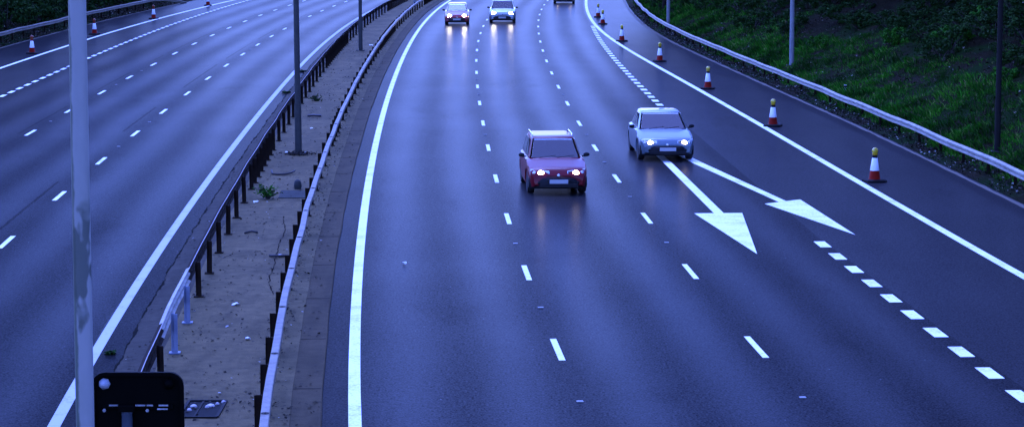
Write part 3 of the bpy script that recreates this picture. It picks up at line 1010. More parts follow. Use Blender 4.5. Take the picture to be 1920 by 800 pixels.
def make_car(label, loc, rz, paint, L=4.15, Wd=1.70, Ht=1.45, belt=.92, hood=.80, cowl=.72, roof_f=.02, roof_r=-1.35, rear=-1.9, rails=False, lit=LIT, lampw=.44, lamph=.21, estate=False, roofmat=None):
    e = empty('car', loc, rz, label, 'car', 'oncoming cars on the right hand carriageway')
    h = L / 2
    hw = Wd / 2
    ax_f, ax_r, wr = h - .82, -h + .78, .31
    # body: closed sections along the length
    top = [(-h, belt - .10), (-h + .12, belt - .01), (-h + .5, belt + .01), (cowl, belt), (cowl + .25, belt - .02), (h - .55, hood), (h - .22, hood - .06), (h - .06, hood - .17), (h, hood - .26)]
    half = [(-h, hw * .86), (-h + .15, hw * .95), (-h + .6, hw), (h - .9, hw), (h - .35, hw * .955), (h - .12, hw * .88), (h, hw * .80)]
    bot = [(-h, .34), (-h + .2, .24), (h - .4, .22), (h - .1, .24), (h, .30)]
    ys = sorted(set([round(-h + L * i / 40, 4) for i in range(41)] + [cowl]))
    secs = []
    for y in ys:
        w, zt, zb = interp(half, y), interp(top, y), interp(bot, y)
        arch = zb
        for a in (ax_f, ax_r):
            d = abs(y - a)
            if d < wr + .06: arch = max(arch, .31 + math.sqrt((wr + .06) ** 2 - d * d))
        aw = min(arch, zt - .12)
        zm = max(.55, aw + .02)
        zs = min(max(.66, zm + .02), zt - .05)
        pts = [(w - .20, zb), (w - .03, max(zb, aw)), (w, min(max(.40, aw + .01), zm)), (w, zs), (w - .035, zt - .035), (w - .12, zt), (w * .45, zt + .022)]
        secs.append([(x, y, z) for x, z in pts] + [(-x, y, z) for x, z in pts[::-1]])
    mb = MB(); loft(mb, secs)
    body = mb.build('body', paint, e, autos=38)
    # cabin shell
    cf, rf, rr, cr = cowl + .10, roof_f, roof_r, rear
    bw, tw = hw - .10, hw - .27
    zb, zt = belt - .02, Ht
    low = [(bw - .03, cf), (bw, cf - .25), (bw, rf - .25), (bw, rr + .2), (bw - .02, cr + .10), (bw - .10, cr)]
    upp = [(tw - .03, rf), (tw, rf - .14), (tw + .01, rf - .55), (tw, rr + .25), (tw - .03, rr + .07), (tw - .10, rr)]
    mb = MB()

    def ring(pts, z): return [(x, y, z) for x, y in pts] + [(-x, y, z) for x, y in pts[::-1]]
    mid = [((a[0] * .06 + b[0] * .94) + .012, a[1] * .06 + b[1] * .94) for a, b in zip(low, upp)]
    top2 = [(b[0] - .05, b[1] - (.05 if i < 2 else -.05 if i > 3 else 0)) for i, b in enumerate(upp)]
    R0, R1, R2, R3 = ring(low, zb), ring(mid, zt - .055), ring(upp, zt - .02), ring(top2, zt)
    loft(mb, [R0, R1, R2, R3])
    mb.f.pop(11); mb.m.pop(11)          # the windscreen opening
    # slight crown
    c = len(mb.v)
    cabin = mb.build('roof', roofmat or paint, e, autos=30)
    # glazing: panes set a few millimetres proud of the shell
    def quad(a, b, cc, d, inset, off, th=.008, n=4):
        a, b, cc, d = map(Vector, (a, b, cc, d))
        cen = (a + b + cc + d) / 4
        nrm = (b - a).cross(d - a).normalized()
        if nrm.dot(cen - Vector((0, (cf + rr) / 2, zb))) < 0: nrm = -nrm
        us, vs_ = inset[0], inset[1]

        def P(u, v): return (a * (1 - u) + b * u) * (1 - v) + (d * (1 - u) + cc * u) * v
        m = MB(); pts = []
        for (u, v) in ((us[0], vs_[0]), (us[1], vs_[0]), (us[1], vs_[1]), (us[0], vs_[1])): pts.append(P(u, v))
        m.add([p + nrm * off for p in pts] + [p + nrm * (off - th) for p in pts], [(0, 1, 2, 3), (7, 6, 5, 4), (0, 4, 5, 1), (1, 5, 6, 2), (2, 6, 7, 3), (3, 7, 4, 0)])
        return m
    def L3(i, r): return r[i]
    nL = len(R0)
    quad(R0[0], R0[-1], R1[-1], R1[0], ((.035, .965), (.06, .985)), .006).build('windscreen', SCREEN, e, bevel=.003)
    quad(R0[5], R0[6], R1[6], R1[5], ((.08, .92), (.15, .92)), .006).build('rear_window', GLASS, e)
    for sx in (1, -1):
        def mir(p): return (sx * p[0], p[1], p[2])
        for a, b in ((1, 2), (2, 3), (3, 4)):
            quad(mir(R0[a]), mir(R0[b]), mir(R1[b]), mir(R1[a]), ((.06, .94), (.12, .93)), .016 if a == 2 else .014).build('side_window', GLASS, e)
        # mirrors
        m = MB()
        m.lathe([(.01, -.07), (.075, -.055), (.095, -.01), (.09, .03), (.01, .035)], 14, (0, 0, 0), axis='Y')
        vs = [(sx * (hw + .07) + p[0] * .95, cowl - .22 + p[1] * 1.0, belt + .07 + p[2] * .62) for p in m.v]
        m.v = vs
        m.box((sx * (hw + .0), cowl - .2, belt + .03), (.12, .05, .04))
        m.build('mirror', TRIM if not estate else paint, e, smooth=True)
        # headlight: bowl wrapped round the corner, lit lens in it
        hy = h - .10
        m = MB()
        x0, x1 = sx * (hw * .80 - lampw), sx * (hw * .90)
        zc_ = hood - .20
        front = [(x0, h + .015 - .02, zc_ - lamph / 2), (x1, h - .16, zc_ - lamph / 2 + .02), (x1, h - .22, zc_ + lamph / 2 + .02), (x0, h - .055, zc_ + lamph / 2 - .02)]
        back = [(x, y - .14, z) for x, y, z in front]
        m.add(front + back, [(0, 1, 2, 3), (7, 6, 5, 4), (0, 4, 5, 1), (1, 5, 6, 2), (2, 6, 7, 3), (3, 7, 4, 0)])
        hl = m.build('headlight', REFL, e, bevel=.02, seg=3)
        m = MB()
        cx = sx * (hw * .80 - lampw * .45)
        m.lathe([(.001, .03), (lamph * .30, .022), (lamph * .44, 0), (lamph * .44, -.05), (.001, -.05)], 18, (cx, h - .065, zc_ - .0), axis='Y')
        lens = m.build('lens', lit, hl, smooth=True)
        m = MB(); m.lathe([(.001, .02), (lamph * .26, .012), (lamph * .32, -.01), (.001, -.05)], 14, (cx + sx * lampw * .40, h - .105, zc_ + .015), axis='Y')
        m.build('side_lens', REFL, hl, smooth=True)
        # wheels
        for a in (ax_f, ax_r):
            m = MB()
            m.lathe([(.20, -.095), (.29, -.10), (wr, -.07), (wr, .07), (.29, .10), (.20, .095)], 28, (sx * (hw - .13), a, .31), axis='X')
            w = m.build('wheel', RUBBER, e, autos=40)
            m = MB(); m.lathe([(.001, .06), (.06, .075), (.19, .085), (.20, .06), (.205, -.05)], 20, (sx * (hw - .13), a, .31), axis='X')
            if sx < 0: m.v = [(2 * sx * (hw - .13) - p[0], p[1], p[2]) for p in m.v]
            m.build('rim', RIM, w, autos=40)
        # fog lamp pockets
        m = MB(); m.lathe([(.001, .02), (.055, .015), (.065, -.02), (.001, -.03)], 14, (sx * hw * .62, h - .015, .36), axis='Y')
        m.build('fog_lamp', TRIM, e, smooth=True)
        if rails:
            m = MB(); m.tube([(sx * (tw - .02), rf - .12, zt - .01), (sx * (tw - .02), rf - .25, zt + .05), (sx * (tw - .01), rr + .3, zt + .05), (sx * (tw - .03), rr + .12, zt - .01)], .018, 8)
            m.build('roof_rail', CHROME, e, smooth=True)
    # grille, bumper, plate, badge plate, wipers
    m = MB()
    for i in range(5): m.box((0, h - .045 + .012 * (i == 2), hood - .245 - .028 * i), (hw * .80, .09, .016))
    m.box((0, h - .085, hood - .30), (hw * .82, .10, .16))
    m.build('grille', TRIM, e, bevel=.004)
    m = MB()
    bs = []
    for i in range(13):
        t = -1 + 2 * i / 12
        x = t * hw * .955
        y = h + .07 - .34 * abs(t) ** 3.2
        bs.append([(x, y - .25, .20), (x, y - .02, .20), (x, y + .01, .28), (x, y + .01, .45), (x, y - .03, .495), (x, y - .25, .505)])
    loft(m, bs)
    m.build('bumper', TRIM if not estate else paint, e, autos=40)  # black bumper and intake also carry the shadow low on the front
    m = MB(); m.box((0, h + .085, .285), (hw * 1.25, .03, .11)); m.build('air_intake', TRIM, e, bevel=.015)
    m = MB(); m.box((0, h + .094, .40), (.52, .012, .11)); m.build('number_plate', PLATE, e, bevel=.003)
    m = MB(); m.lathe([(.001, .012), (.045, .008), (.05, -.01), (.001, -.01)], 16, (0, h + .004, hood - .24), axis='Y'); m.build('badge', CHROME, e, smooth=True)
    for sx in (-1, 1):
        m = MB()
        m.box((sx * .34, -.35, belt - .02), (.46, .16, .34), 0, 0, .2); m.box((sx * .34, -.40, belt + .24), (.25, .09, .17))
        m.build('seat', CABIN, e, bevel=.035)
    m = MB(); m.box((0, cowl - .16, belt + .005), (bw * 1.8, .34, .07)); m.build('dashboard', CABIN, e, bevel=.02)
    m = MB()
    ring_ = [(-.36 + .17 * math.cos(a_), cowl - .42 + .05 * math.sin(a_), belt + .03 + .15 * math.sin(a_)) for a_ in np.linspace(0, 2 * math.pi, 21)]
    m.tube(ring_, .016, 6, cap=False); m.build('steering_wheel', TRIM, e, smooth=True)
    m = MB(); m.box((0, rf + .04, Ht - .115), (.20, .03, .055)); m.build('rear_view_mirror', TRIM, e, bevel=.008)
    m = MB()
    for x0 in (-.05, .45): m.tube([(x0, cowl + .10, belt + .02), (x0 - .48, cowl + .045, belt + .075)], .010, 6)
    m.build('wiper', TRIM, e)
    m = MB(); m.box((0, .1, .26), (Wd - .36, L - .5, .16)); m.build('underbody', TRIM, e)
    return e


def face(k, y): return math.pi - heading(k, y)


make_car('dark red hatchback with lit headlights in the middle of the foreground lanes', (1.17, 67.2, 0), math.pi + .065,
         car_paint('paint_red', (.12, .004, .008), 0, .36, .22), L=4.1, Wd=1.72, Ht=1.47, rails=True, roof_r=-1.75, rear=-2.0)
make_car('silver blue saloon with lit headlights driving over the road arrows', (4.83, 76.2, 0), math.pi + .045,
         car_paint('paint_silver', (.10, .135, .15), .35, .36, .4), L=4.45, Wd=1.80, Ht=1.42, belt=.90, hood=.77, cowl=.68, roof_f=-.05, roof_r=-1.25, rear=-1.85, estate=False, lampw=.40)
make_car('small red car with glaring headlights far off, beside the central reservation', (-3.80, 163.2, 0), math.pi + .01,
         car_paint('paint_red_far', (.22, .010, .018), 0, .3, .6), L=4.0, Wd=1.72, Ht=1.44, roof_r=-1.5, lit=LIT_FAR, lamph=.30, lampw=.40)
make_car('silver blue car with bright headlights far off in the middle lane', (-.66, 166.3, 0), math.pi - .01,
         car_paint('paint_silver_far', (.24, .29, .31), .4, .32, .6), L=4.4, Wd=1.86, Ht=1.55, belt=.96, hood=.86, lit=LIT_FAR, lamph=.30, lampw=.34)
make_car('dark car farthest up the road, cut by the top edge', (4.42, 199.2, 0), math.pi - .03,
         car_paint('paint_dark', (.016, .014, .016), .2, .3), L=4.4, Wd=1.84, Ht=1.5)

# ------------------------------------------------------------------ vegetation
def leaf_mesh(name, centers, normals, sizes, mat, aspect=.55, seed=1):
    """many small pointed leaves (two triangles each, folded on the midrib)"""
    rs = np.random.default_rng(seed)
    n = len(centers)
    d = normals / np.linalg.norm(normals, axis=1, keepdims=True)
    a = rs.normal(size=(n, 3)); a -= (a * d).sum(1, keepdims=True) * d
    a /= np.linalg.norm(a, axis=1, keepdims=True)
    b = np.cross(d, a)
    s = sizes[:, None]
    v = np.empty((n, 4, 3))
    v[:, 0] = centers - a * s * .5
    v[:, 1] = centers + b * s * aspect * .5 + d * s * .10
    v[:, 2] = centers + a * s * .5
    v[:, 3] = centers - b * s * aspect * .5 + d * s * .10
    me = bpy.data.meshes.new(name)
    me.vertices.add(n * 4)
    me.vertices.foreach_set('co', v.reshape(-1))
    me.loops.add(n * 4)
    me.loops.foreach_set('vertex_index', np.arange(n * 4, dtype=np.int32))
    me.polygons.add(n)
    me.polygons.foreach_set('loop_start', np.arange(0, n * 4, 4, dtype=np.int32))
    me.polygons.foreach_set('loop_total', np.full(n, 4, dtype=np.int32))
    me.materials.append(mat)
    me.update(calc_edges=True)
    me.validate()
    return me


LEAF_DK = island('leaves_dark', [(0, (.006, .020, .003)), (.6, (.011, .035, .005)), (1, (.022, .055, .008))])
LEAF_MID = island('leaves_mid', [(0, (.010, .060, .004)), (.6, (.020, .105, .007)), (1, (.045, .15, .012))])
BARK = metal_worn('bark', (.040, .032, .024), (.018, .015, .012), .9, 0, .8, 5)
GRASS = island('grass_blades', [(0, (.012, .085, .004)), (.55, (.024, .17, .007)), (.86, (.060, .25, .012)), (1, (.26, .24, .08))], patch=(.45, (.16, .20, .20)))
LITTER = island('leaf_litter', [(0, (.008, .005, .003)), (.45, (.018, .011, .005)), (.8, (.036, .024, .011)), (.95, (.07, .055, .032)), (1, (.35, .33, .28))], .8)
GRAVEL = island('gravel', [(0, (.008, .007, .005)), (.5, (.020, .017, .012)), (.88, (.05, .045, .034)), (1, (.28, .27, .24))], .85)


def make_crown(seed, r, hgt, nclump, per, size, mat, base=0.0):
    rs = np.random.default_rng(seed)
    cs, ns, ss = [], [], []
    for i in range(nclump):
        u = rs.normal(size=3); u /= np.linalg.norm(u)
        k = rs.uniform(.35, 1.0) ** .6
        c = np.array([u[0] * r * k, u[1] * r * k, base + hgt * .5 + u[2] * hgt * .5 * k])
        c[:2] += rs.normal(size=2) * r * .12
        rr = rs.uniform(.35, .75) * r * .34
        m = int(per * rs.uniform(.5, 1.4))
        q = rs.normal(size=(m, 3)); q /= np.linalg.norm(q, axis=1, keepdims=True)
        q *= (rs.uniform(0, 1, (m, 1)) ** .45) * rr
        cs.append(c + q * np.array([1, 1, .75]))
        nn = q / rr + rs.normal(size=(m, 3)) * .55 + np.array([0, 0, .5])
        ns.append(nn); ss.append(rs.uniform(.6, 1.3, m) * size)
    return np.concatenate(cs), np.concatenate(ns), np.concatenate(ss)


def make_tree(seed, h, r, mat, label, group, clumps=150, per=62, size=.36):
    rr = random.Random(seed)
    e = empty('tree', (0, 0, 0), 0, label, 'tree', group)
    mb = MB()
    bend = [(rr.uniform(-.25, .25), rr.uniform(-.25, .25)) for _ in range(5)]
    pts = [(bend[i][0] * i * .35, bend[i][1] * i * .35, -.3 + (h * .78 + .3) * i / 4) for i in range(5)]
    pts[0] = (0, 0, -.4)
    mb.tube(pts, [.24, .19, .15, .10, .04], 10)
    for k in range(9):
        t = rr.uniform(.35, .95)
        i = min(3, int(t * 4)); f = t * 4 - i
        p = Vector(pts[i]).lerp(Vector(pts[i + 1]), f)
        a = rr.uniform(0, 6.28); l = r * rr.uniform(.5, .95)
        q = p + Vector((math.cos(a) * l * .55, math.sin(a) * l * .55, l * .30)); q2 = p + Vector((math.cos(a) * l, math.sin(a) * l, l * rr.uniform(.35, .75)))
        mb.tube([p, q, q2], [.075, .05, .018], 6)
    mb.build('trunk', BARK, e, smooth=True)
    c, n, s = make_crown(seed, r, h * .72, clumps, per, size, mat, h * .30)
    o = bpy.data.objects.new('crown', leaf_mesh('crown', c, n, s, mat, seed=seed)); COL.objects.link(o); o.parent = e
    return e


def make_bush(seed, r, h, mat, label, group, clumps=26, per=60, size=.13):
    e = empty('bush', (0, 0, 0), 0, label, 'bush', group)
    rr = random.Random(seed)
    mb = MB()
    for k in range(7):
        a = rr.uniform(0, 6.28); l = r * rr.uniform(.3, .8)
        mb.tube([(0, 0, -.1), (math.cos(a) * l * .5, math.sin(a) * l * .5, h * .4), (math.cos(a) * l, math.sin(a) * l, h * rr.uniform(.5, .9))], [.03, .022, .008], 5)
    mb.build('stem', BARK, e)
    c, n, s = make_crown(seed, r, h, clumps, per, size, mat, .02)
    o = bpy.data.objects.new('foliage', leaf_mesh('foliage', c, n, s, mat, seed=seed)); COL.objects.link(o); o.parent = e
    return e


def scatter(src, spots, labels, group):
    """copies of a few source things, each at its own spot"""
    first = set()
    for i, (p, k, sc) in enumerate(spots):
        s = src[k]
        if k not in first:
            first.add(k); o = s; o.location = p; o.rotation_euler = (0, 0, rng.uniform(0, 6.28))
        else: o = dup(s, p, rng.uniform(0, 6.28))
        o.scale = (sc, sc, sc * rng.uniform(.9, 1.1))
        o['label'] = labels[i] if isinstance(labels, list) else labels
        o['group'] = group


T_R = [make_tree(101 + i, h, r, LEAF_DK, 'tree', 'g') for i, (h, r) in enumerate(((11.5, 4.6), (13, 5.0), (10.5, 4.2)))]
sp = []
for i, (y, s) in enumerate([(170.4, 1.9), (176, 6.0), (166, 8.0), (158, 6.2), (149, 9.0), (142, 7.2), (134, 10.0), (127, 8.0), (120, 10.8), (112, 9.2), (104, 11.5), (97, 9.6), (90, 11.5),
                            (83, 9.0), (77, 11.5), (70, 8.8), (62, 11), (56, 8.5), (48, 10), (42, 8.5), (34, 9), (186, 5), (195, 4.2), (205, 6), (116, 15), (100, 16), (86, 16), (132, 15), (148, 14), (108, 13.5), (93, 13), (80, 14), (68, 13), (58, 14), (124, 12.5), (139, 12), (50, 7.0), (38, 6.5), (30, 7)]):  # nearest trees stand out of view, added to shade the right lanes
    p = on_right(s, y); p.z -= .15
    sp.append((p, i % 3, rng.uniform(.9, 1.2)))
scatter(T_R, sp, ['dark tree with its bare trunk just behind the far end of the right guard rail'] + ['dark leafy tree shading the upper part of the right hand bank'] * (len(sp) - 1), 'trees on the right hand bank')

T_L = [make_tree(201 + i, h, r, LEAF_DK, 'tree', 'g', 70, 50, .34) for i, (h, r) in enumerate(((9.5, 3.5), (11.5, 4.0)))]
sp = []
for i, (y, s) in enumerate([(128, 5), (134, 3.6), (140, 6.5), (146, 4.2), (152, 6.8), (158, 4.4), (164, 7), (170, 4.6), (176, 6.4), (183, 4.2), (190, 6), (198, 4.5), (206, 5.5), (214, 4.0), (150, 11), (168, 11), (185, 11)]):
    p = on_left(s, y); p.z -= .15
    sp.append((p, i % 2, rng.uniform(.9, 1.2)))
scatter(T_L, sp, 'dark tree in the black wood beyond the far left guard rail', 'trees of the left hand wood')

B_R = [make_bush(301 + i, r, h, m, 'bush', 'g') for i, (r, h, m) in enumerate(((1.1, 1.0, LEAF_DK), (.8, .75, LEAF_MID), (1.4, 1.3, LEAF_DK)))]
sp = []
for i in range(80):
    y = 66 + 122 * ((i * .618) % 1.0)
    s = 3.4 + 7.6 * ((i * .414 + .3) % 1.0) ** .75
    if y > 150: s *= .62
    p = on_right(s, y); p.z -= .05
    sp.append((p, i % 3, rng.uniform(.55, 1.15)))
scatter(B_R, sp, 'low leafy bush growing among the grass of the right hand bank', 'bushes on the right hand bank')
for i in range(70):  # dark-leaved bushes added so the top of the bank looks shaded
    y = 72 + 72 * ((i * .618 + .2) % 1.0)
    s = 6.2 + 5.5 * ((i * .7548) % 1.0)
    p = on_right(s, y); p.z -= .1
    o = dup(B_R[2], p, rng.uniform(0, 6.28), 'dark leafy bush added to deepen the shade high on the right hand bank', 'shaded bushes high on the right hand bank')
    q = rng.uniform(.7, 1.25); o.scale = (q, q, q * .7)
B_L = [make_bush(351 + i, r, h, LEAF_DK, 'bush', 'g', 30, 60, .2) for i, (r, h) in enumerate(((1.7, 1.7), (1.3, 1.3)))]
sp = []
for i in range(30):
    y = 118 + 2.9 * i
    s = 1.9 + 1.6 * ((i * .618) % 1)
    p = on_left(s, y); p.z -= .05
    sp.append((p, i % 2, rng.uniform(.8, 1.3)))
scatter(B_L, sp, 'dark bush at the edge of the wood behind the left guard rail', 'bushes of the left hand wood')


# grass, leaf litter and gravel: uncountable ground cover, one object each
def blades(name, pos, length, lean, width, mat, seed):
    rs = np.random.default_rng(seed)
    n = len(pos)
    a = rs.uniform(0, 2 * math.pi, n)
    side = np.stack([np.cos(a), np.sin(a), np.zeros(n)], 1)
    dirv = lean + rs.normal(size=(n, 3)) * .28
    dirv[:, 2] = np.abs(dirv[:, 2]) + .55
    dirv /= np.linalg.norm(dirv, axis=1, keepdims=True)
    L = length[:, None]
    v = np.empty((n, 4, 3))
    v[:, 0] = pos - side * width[:, None] * .5
    v[:, 1] = pos + side * width[:, None] * .5
    tip = pos + dirv * L
    bendv = np.stack([dirv[:, 0], dirv[:, 1], -np.abs(dirv[:, 2]) * .25], 1) * L * .35
    v[:, 2] = tip + bendv + side * width[:, None] * .12
    v[:, 3] = pos + dirv * L * .55 - side * width[:, None] * .42
    me = bpy.data.meshes.new(name)
    me.vertices.add(n * 4); me.vertices.foreach_set('co', v.reshape(-1))
    me.loops.add(n * 4); me.loops.foreach_set('vertex_index', np.arange(n * 4, dtype=np.int32))
    me.polygons.add(n)
    me.polygons.foreach_set('loop_start', np.arange(0, n * 4, 4, dtype=np.int32))
    me.polygons.foreach_set('loop_total', np.full(n, 4, dtype=np.int32))
    me.materials.append(mat)
    me.update(calc_edges=True); me.validate()
    o = bpy.data.objects.new(name, me); COL.objects.link(o)
    return o


def grassy(s, y):
    """patchy cover of the bank: > 0 where grass wins"""
    v = noise.noise((s * .42, y * .16, 41.0)) + .6 * noise.noise((s * 1.0, y * .5, 47.0))
    return v + (.42 if 1.2 < s < 5 else .0) - (.22 if s < .9 else 0)


P, LN, LE_, WD = [], [], [], []
tufts = tries = 0
while tufts < 14000 and tries < 60000:
    tries += 1
    y = 58 + 150 * rng.random() ** 1.15
    s = .75 + 11.5 * rng.random() ** 1.2
    gq = grassy(s, y)
    if y < 140: gq -= .22 * max(0.0, s - 4.6 - 2.2 * noise.noise((y * .07, 3.0, 77.0)))     # too shady for grass high on the bank
    if gq < rng.uniform(-.28, .02): continue
    tufts += 1
    c = on_right(s, y)
    tall = .08 + .34 * min(1.0, max(0.0, gq)) * rng.random() + .06 * rng.random()
    lean = (rng.uniform(-.5, .1), rng.uniform(-.35, .25), .6)
    for _ in range(11):
        a, q = rng.uniform(0, 6.28), rng.random() ** .5 * .22
        P.append((c.x + math.cos(a) * q, c.y + math.sin(a) * q, c.z - .02))
        LN.append(lean); LE_.append(tall * rng.uniform(.6, 1.35)); WD.append(rng.uniform(.012, .028))
tag(blades('grass', np.array(P), np.array(LE_), np.array(LN), np.array(WD), GRASS, 5), 'rough tufts of green grass on the right hand bank', 'grass', kind='stuff')


def strew(name, n, place, size, mat, label, cat, seed, flat=.35):
    cs, ns, ss = [], [], []
    for _ in range(n):
        p = place()
        if p is None: continue
        cs.append(p)
        ns.append((rng.gauss(0, flat), rng.gauss(0, flat), 1.0)); ss.append(size * rng.uniform(.45, 1.5))
    o = bpy.data.objects.new(name, leaf_mesh(name, np.array(cs), np.array(ns), np.array(ss), mat, .7, seed)); COL.objects.link(o)
    return tag(o, label, cat, kind='stuff')


def p_bank():
    y = 58 + 140 * rng.random(); s = .6 + 11 * rng.random() ** 1.3
    if grassy(s, y) > .35 and rng.random() < .75: return None
    c = on_right(s, y); return (c.x, c.y, c.z + .02 + .03 * rng.random())


strew('leaf_litter', 15000, p_bank, .10, LITTER, 'dead leaves lying between the grass tufts of the right hand bank', 'leaf litter', 21, .6)


def p_verge():
    y = 52 + 140 * rng.random(); s = .08 + 1.15 * rng.random() ** 1.1
    if rng.random() > .45 + .9 * noise.noise((s * 1.5, y * .6, 61.0)) + (.3 if s > .35 else -.1): return None
    c = on_right(s, y); return (c.x, c.y, c.z + .012 + .02 * rng.random())


strew('gravel', 16000, p_verge, .075, GRAVEL, 'dark gravel and dead leaves under the right hand guard rail', 'gravel', 23, .8)


def p_left():
    y = 118 + 85 * rng.random(); s = .15 + 2.2 * rng.random()
    c = on_left(s, y); return (c.x, c.y, c.z + .02)


strew('leaf_litter', 3500, p_left, .12, LITTER, 'dead leaves under the far left guard rail', 'leaf litter', 25, .7)


def p_res():
    y = 30 + 110 * rng.random() ** 1.6
    a, b = crack_x(y) + .1, kerb_x(y) - .05
    x = a + (b - a) * rng.random()
    if noise.noise((x * 1.3, y * .5, 71.0)) < rng.uniform(-.35, .3): return None
    return (x, y, MZ + .010 + .01 * rng.random())


DEBRIS = island('debris', [(0, (.010, .009, .007)), (.7, (.020, .017, .012)), (.93, (.05, .045, .035)), (1, (.40, .40, .38))], .85)
strew('leaf_debris', 5200, p_res, .064, DEBRIS, 'dead leaves and grit strewn over the central reservation', 'debris', 27, .25)
strew('grit_debris', 2600, lambda: (lambda y: (RBX(y) - .145 + rng.gauss(0, .14), y, MZ + .012))(30 + 120 * rng.random()), .045, DEBRIS, 'dark dirt gathered round the post feet of the pale barrier', 'debris', 28, .3)

# ------------------------------------------------------------------ single things lying on the central reservation
TWIG = simple('twig', (.016, .013, .011), .85)


def stick(name, pts, r, mat, label, cat):
    m = MB(); m.tube([(x, y, MZ + r + z) for x, y, z in pts], r, 7)
    return tag(m.build(name, mat, smooth=True), label, cat)


stick('stick', [(-7.28, 70.6, .03), (-7.18, 69.9, .0), (-6.98, 69.75, .0), (-6.78, 69.7, .01), (-6.62, 69.9, .03), (-6.55, 70.3, .05)], .028, TWIG, 'crooked dead branch lying in front of the second lamp post', 'branch')
stick('plastic_strip', [(-7.82, 89.5, .0), (-7.6, 89.6, .02), (-7.3, 89.5, .0)], .04, simple('strip', (.018, .017, .018), .5), 'dark plastic strip lying across the reservation beyond the second lamp post', 'plastic strip')
stick('stick', [(-5.55, 53.2, .0), (-5.35, 53.0, .02), (-5.2, 53.2, .0), (-5.08, 53.0, .01)], .03, TWIG, 'short dead stick lying in the middle of the reservation near the front', 'branch')
stick('stick', [(-6.55, 57.0, .0), (-6.4, 57.2, .02), (-6.25, 57.1, .0)], .026, TWIG, 'short stick lying by the feet of the dark barrier posts', 'branch')

PAPER = simple('paper', (.62, .62, .60), .7, var=.1)
for i, (x, y, s, lab) in enumerate([(-5.55, 46.6, .16, 'crumpled white paper scrap on the reservation beside the blue grey posts'), (-5.28, 53.2, .13, 'white scrap beside the short dead stick on the reservation'),
                                    (-7.33, 76.1, .16, 'white scrap lying left of the second lamp post foot'), (-7.25, 84.5, .13, 'white scrap behind the second lamp post'),
                                    (-8.2, 136.5, .25, 'pale scrap beyond the third lamp post'), (-6.95, 63.1, .14, 'white scrap in front of the weed on the reservation'),
                                    (-4.9, 42.8, .10, 'tiny white scrap on the reservation nearest the road sign'), (-2.42, 52.4, .10, 'white scrap on the asphalt just right of the edge line')]):
    m = MB()
    pts = []
    for k in range(9):
        a = k * 2 * math.pi / 9
        q = s * rng.uniform(.35, .6)
        pts.append((x + math.cos(a) * q, y + math.sin(a) * q * 1.3, (MZ if x < -3.5 else 0) + .012 + rng.uniform(0, .05)))
    m.add(pts + [(x, y, (MZ if x < -3.5 else 0) + .06)], [(k, (k + 1) % 9, 9) for k in range(9)] + [tuple(range(9))[::-1]])
    tag(m.build('paper_scrap', PAPER), lab, 'litter', 'paper scraps')

# chamber cover, open drain and kicked-up dirt
m = MB(); m.box((-6.02, 65.0, MZ + .008), (.92, 1.75, .022), .05); cov = m.build('inspection_cover', concrete('cover_concrete', (.042, .042, .034), (.028, .028, .022)), bevel=.006)
tag(cov, 'square dark inspection cover set in the reservation beside the weed', 'cover')
m = MB(); m.lathe([(.10, 0), (.115, .10), (.09, .22), (.03, .27), (.001, .275)], 12, (-6.10, 66.35, MZ)); tag(m.build('bollard_stump', simple('stump', (.016, .018, .014), .8), autos=50), 'small dark round stump behind the inspection cover', 'stump')

FOIL = simple('foil', (.30, .26, .24), .5, .1, .4, 30)
e = empty('drain', (-4.93, 36.7, MZ), .0, 'dark open drain with bits of shiny rubbish on the reservation, right of the road sign', 'drain')
m = MB()
for (c, s) in (((0, .62, .012), (.62, .05, .03)), ((0, -.62, .012), (.62, .05, .03)), ((-.30, 0, .012), (.05, 1.2, .03)), ((.30, 0, .012), (.05, 1.2, .03)), ((-.06, 0, .010), (.03, 1.2, .02))): m.box(c, s)
m.build('frame', simple('drain_iron', (.006, .0055, .005), .8, spec=.1), e)
m = MB(); m.box((0, 0, .004), (.56, 1.2, .008)); m.build('pit_sheet', simple('pit_darkness', (.003, .003, .003), .7, spec=.03), e)  # flat black sheet painting the darkness inside the open pit
for (x, y, r) in ((-.17, .18, .05), (-.20, -.1, .035), (.10, .22, .06), (.19, .35, .03), (.27, .5, .035), (.05, .12, .03)):
    m = MB(); m.lathe([(r * 1.2, .008), (r, .03), (r * .4, .045), (.001, .047)], 9, (x, y, 0))
    m.build('rubbish', FOIL, e)

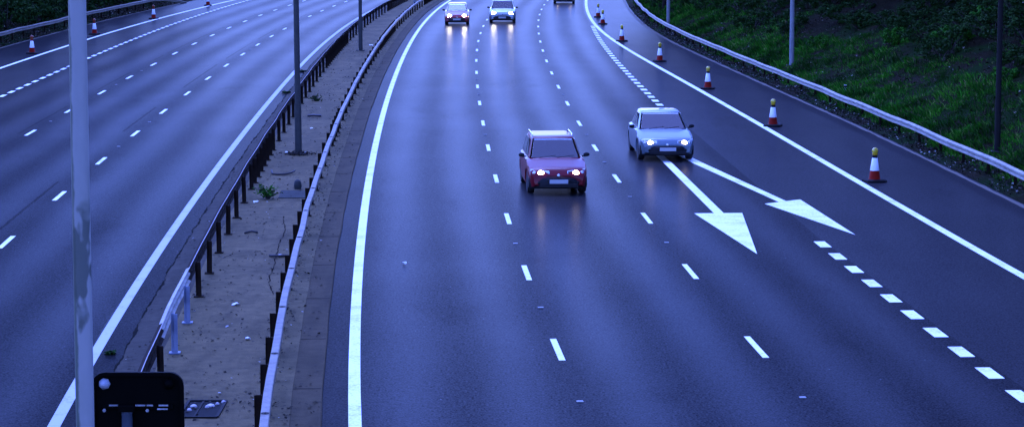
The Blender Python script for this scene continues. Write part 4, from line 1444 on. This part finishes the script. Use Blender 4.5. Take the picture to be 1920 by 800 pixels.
# weeds
def weed(seed, loc, r, h, n, label, leaf=None):
    e = empty('weed', loc, 0, label, 'weed', 'weeds on the central reservation')
    rr = random.Random(seed)
    cs, ns, ss = [], [], []
    m = MB()
    for k in range(n):
        a = rr.uniform(0, 6.28); l = r * rr.uniform(.3, 1)
        t = (math.cos(a) * l, math.sin(a) * l, h * rr.uniform(.3, 1) * (1.1 - .5 * l / r))
        m.tube([(0, 0, -.02), (t[0] * .5, t[1] * .5, t[2] * .7), t], [.012, .009, .004], 5)
        for q in range(9):
            f = rr.uniform(.35, 1.05)
            cs.append((t[0] * f + rr.gauss(0, .03), t[1] * f + rr.gauss(0, .03), t[2] * f ** .8 + rr.gauss(0, .02))); ns.append((rr.gauss(0, .6), rr.gauss(0, .6), 1)); ss.append(rr.uniform(.05, .13))
    m.build('stem', TWIG, e)
    o = bpy.data.objects.new('foliage', leaf_mesh('foliage', np.array(cs), np.array(ns), np.array(ss), leaf or LEAF_MID, .5, seed)); COL.objects.link(o); o.parent = e


weed(1, (-6.72, 64.05, MZ), .42, .50, 26, 'leafy green weed growing on the reservation beside the inspection cover')
weed(2, (-8.15, 97.0, MZ), .34, .28, 20, 'dark weed growing between the second and third lamp posts', LEAF_DK)
weed(3, (-7.25, 41.6, .0), .08, .07, 8, 'small weed in the crack behind the road sign', LEAF_DK)
weed(4, (-10.28, 115.0, .0), .26, .12, 12, 'flat weed in the crack beside the left edge line, far up the reservation', LEAF_DK)
weed(5, (-9.78, 101.5, .0), .24, .12, 12, 'flat weed in the crack beside the left edge line, just beyond the second lamp post', LEAF_DK)

# dirt mound round the foot of the second lamp post
cs, ns, ss = [], [], []
for _ in range(420):
    cs.append((-6.9 + rng.gauss(0, .24), 75.65 + rng.gauss(0, .22), MZ + .02 + abs(rng.gauss(0, .035)))); ns.append((rng.gauss(0, .6), rng.gauss(0, .6), 1)); ss.append(rng.uniform(.04, .11))
o = bpy.data.objects.new('leaf_debris', leaf_mesh('leaf_debris', np.array(cs), np.array(ns), np.array(ss), DEBRIS, .7, 33)); COL.objects.link(o)
tag(o, 'heap of dark dead leaves round the foot of the second lamp post', 'debris', kind='stuff')

# reflective marker post behind the right guard rail
p = on_right(1.62, 96.8)
e = empty('marker_post', p, 0, 'short white marker post with a dark band behind the right guard rail', 'marker post')
m = MB(); m.box((0, 0, .18), (.13, .05, .50)); m.build('post', simple('marker_white', (.42, .46, .46), .5), e, bevel=.02)
m = MB(); m.box((0, -.001, .37), (.134, .056, .09)); m.build('band', TRIM, e, bevel=.004)
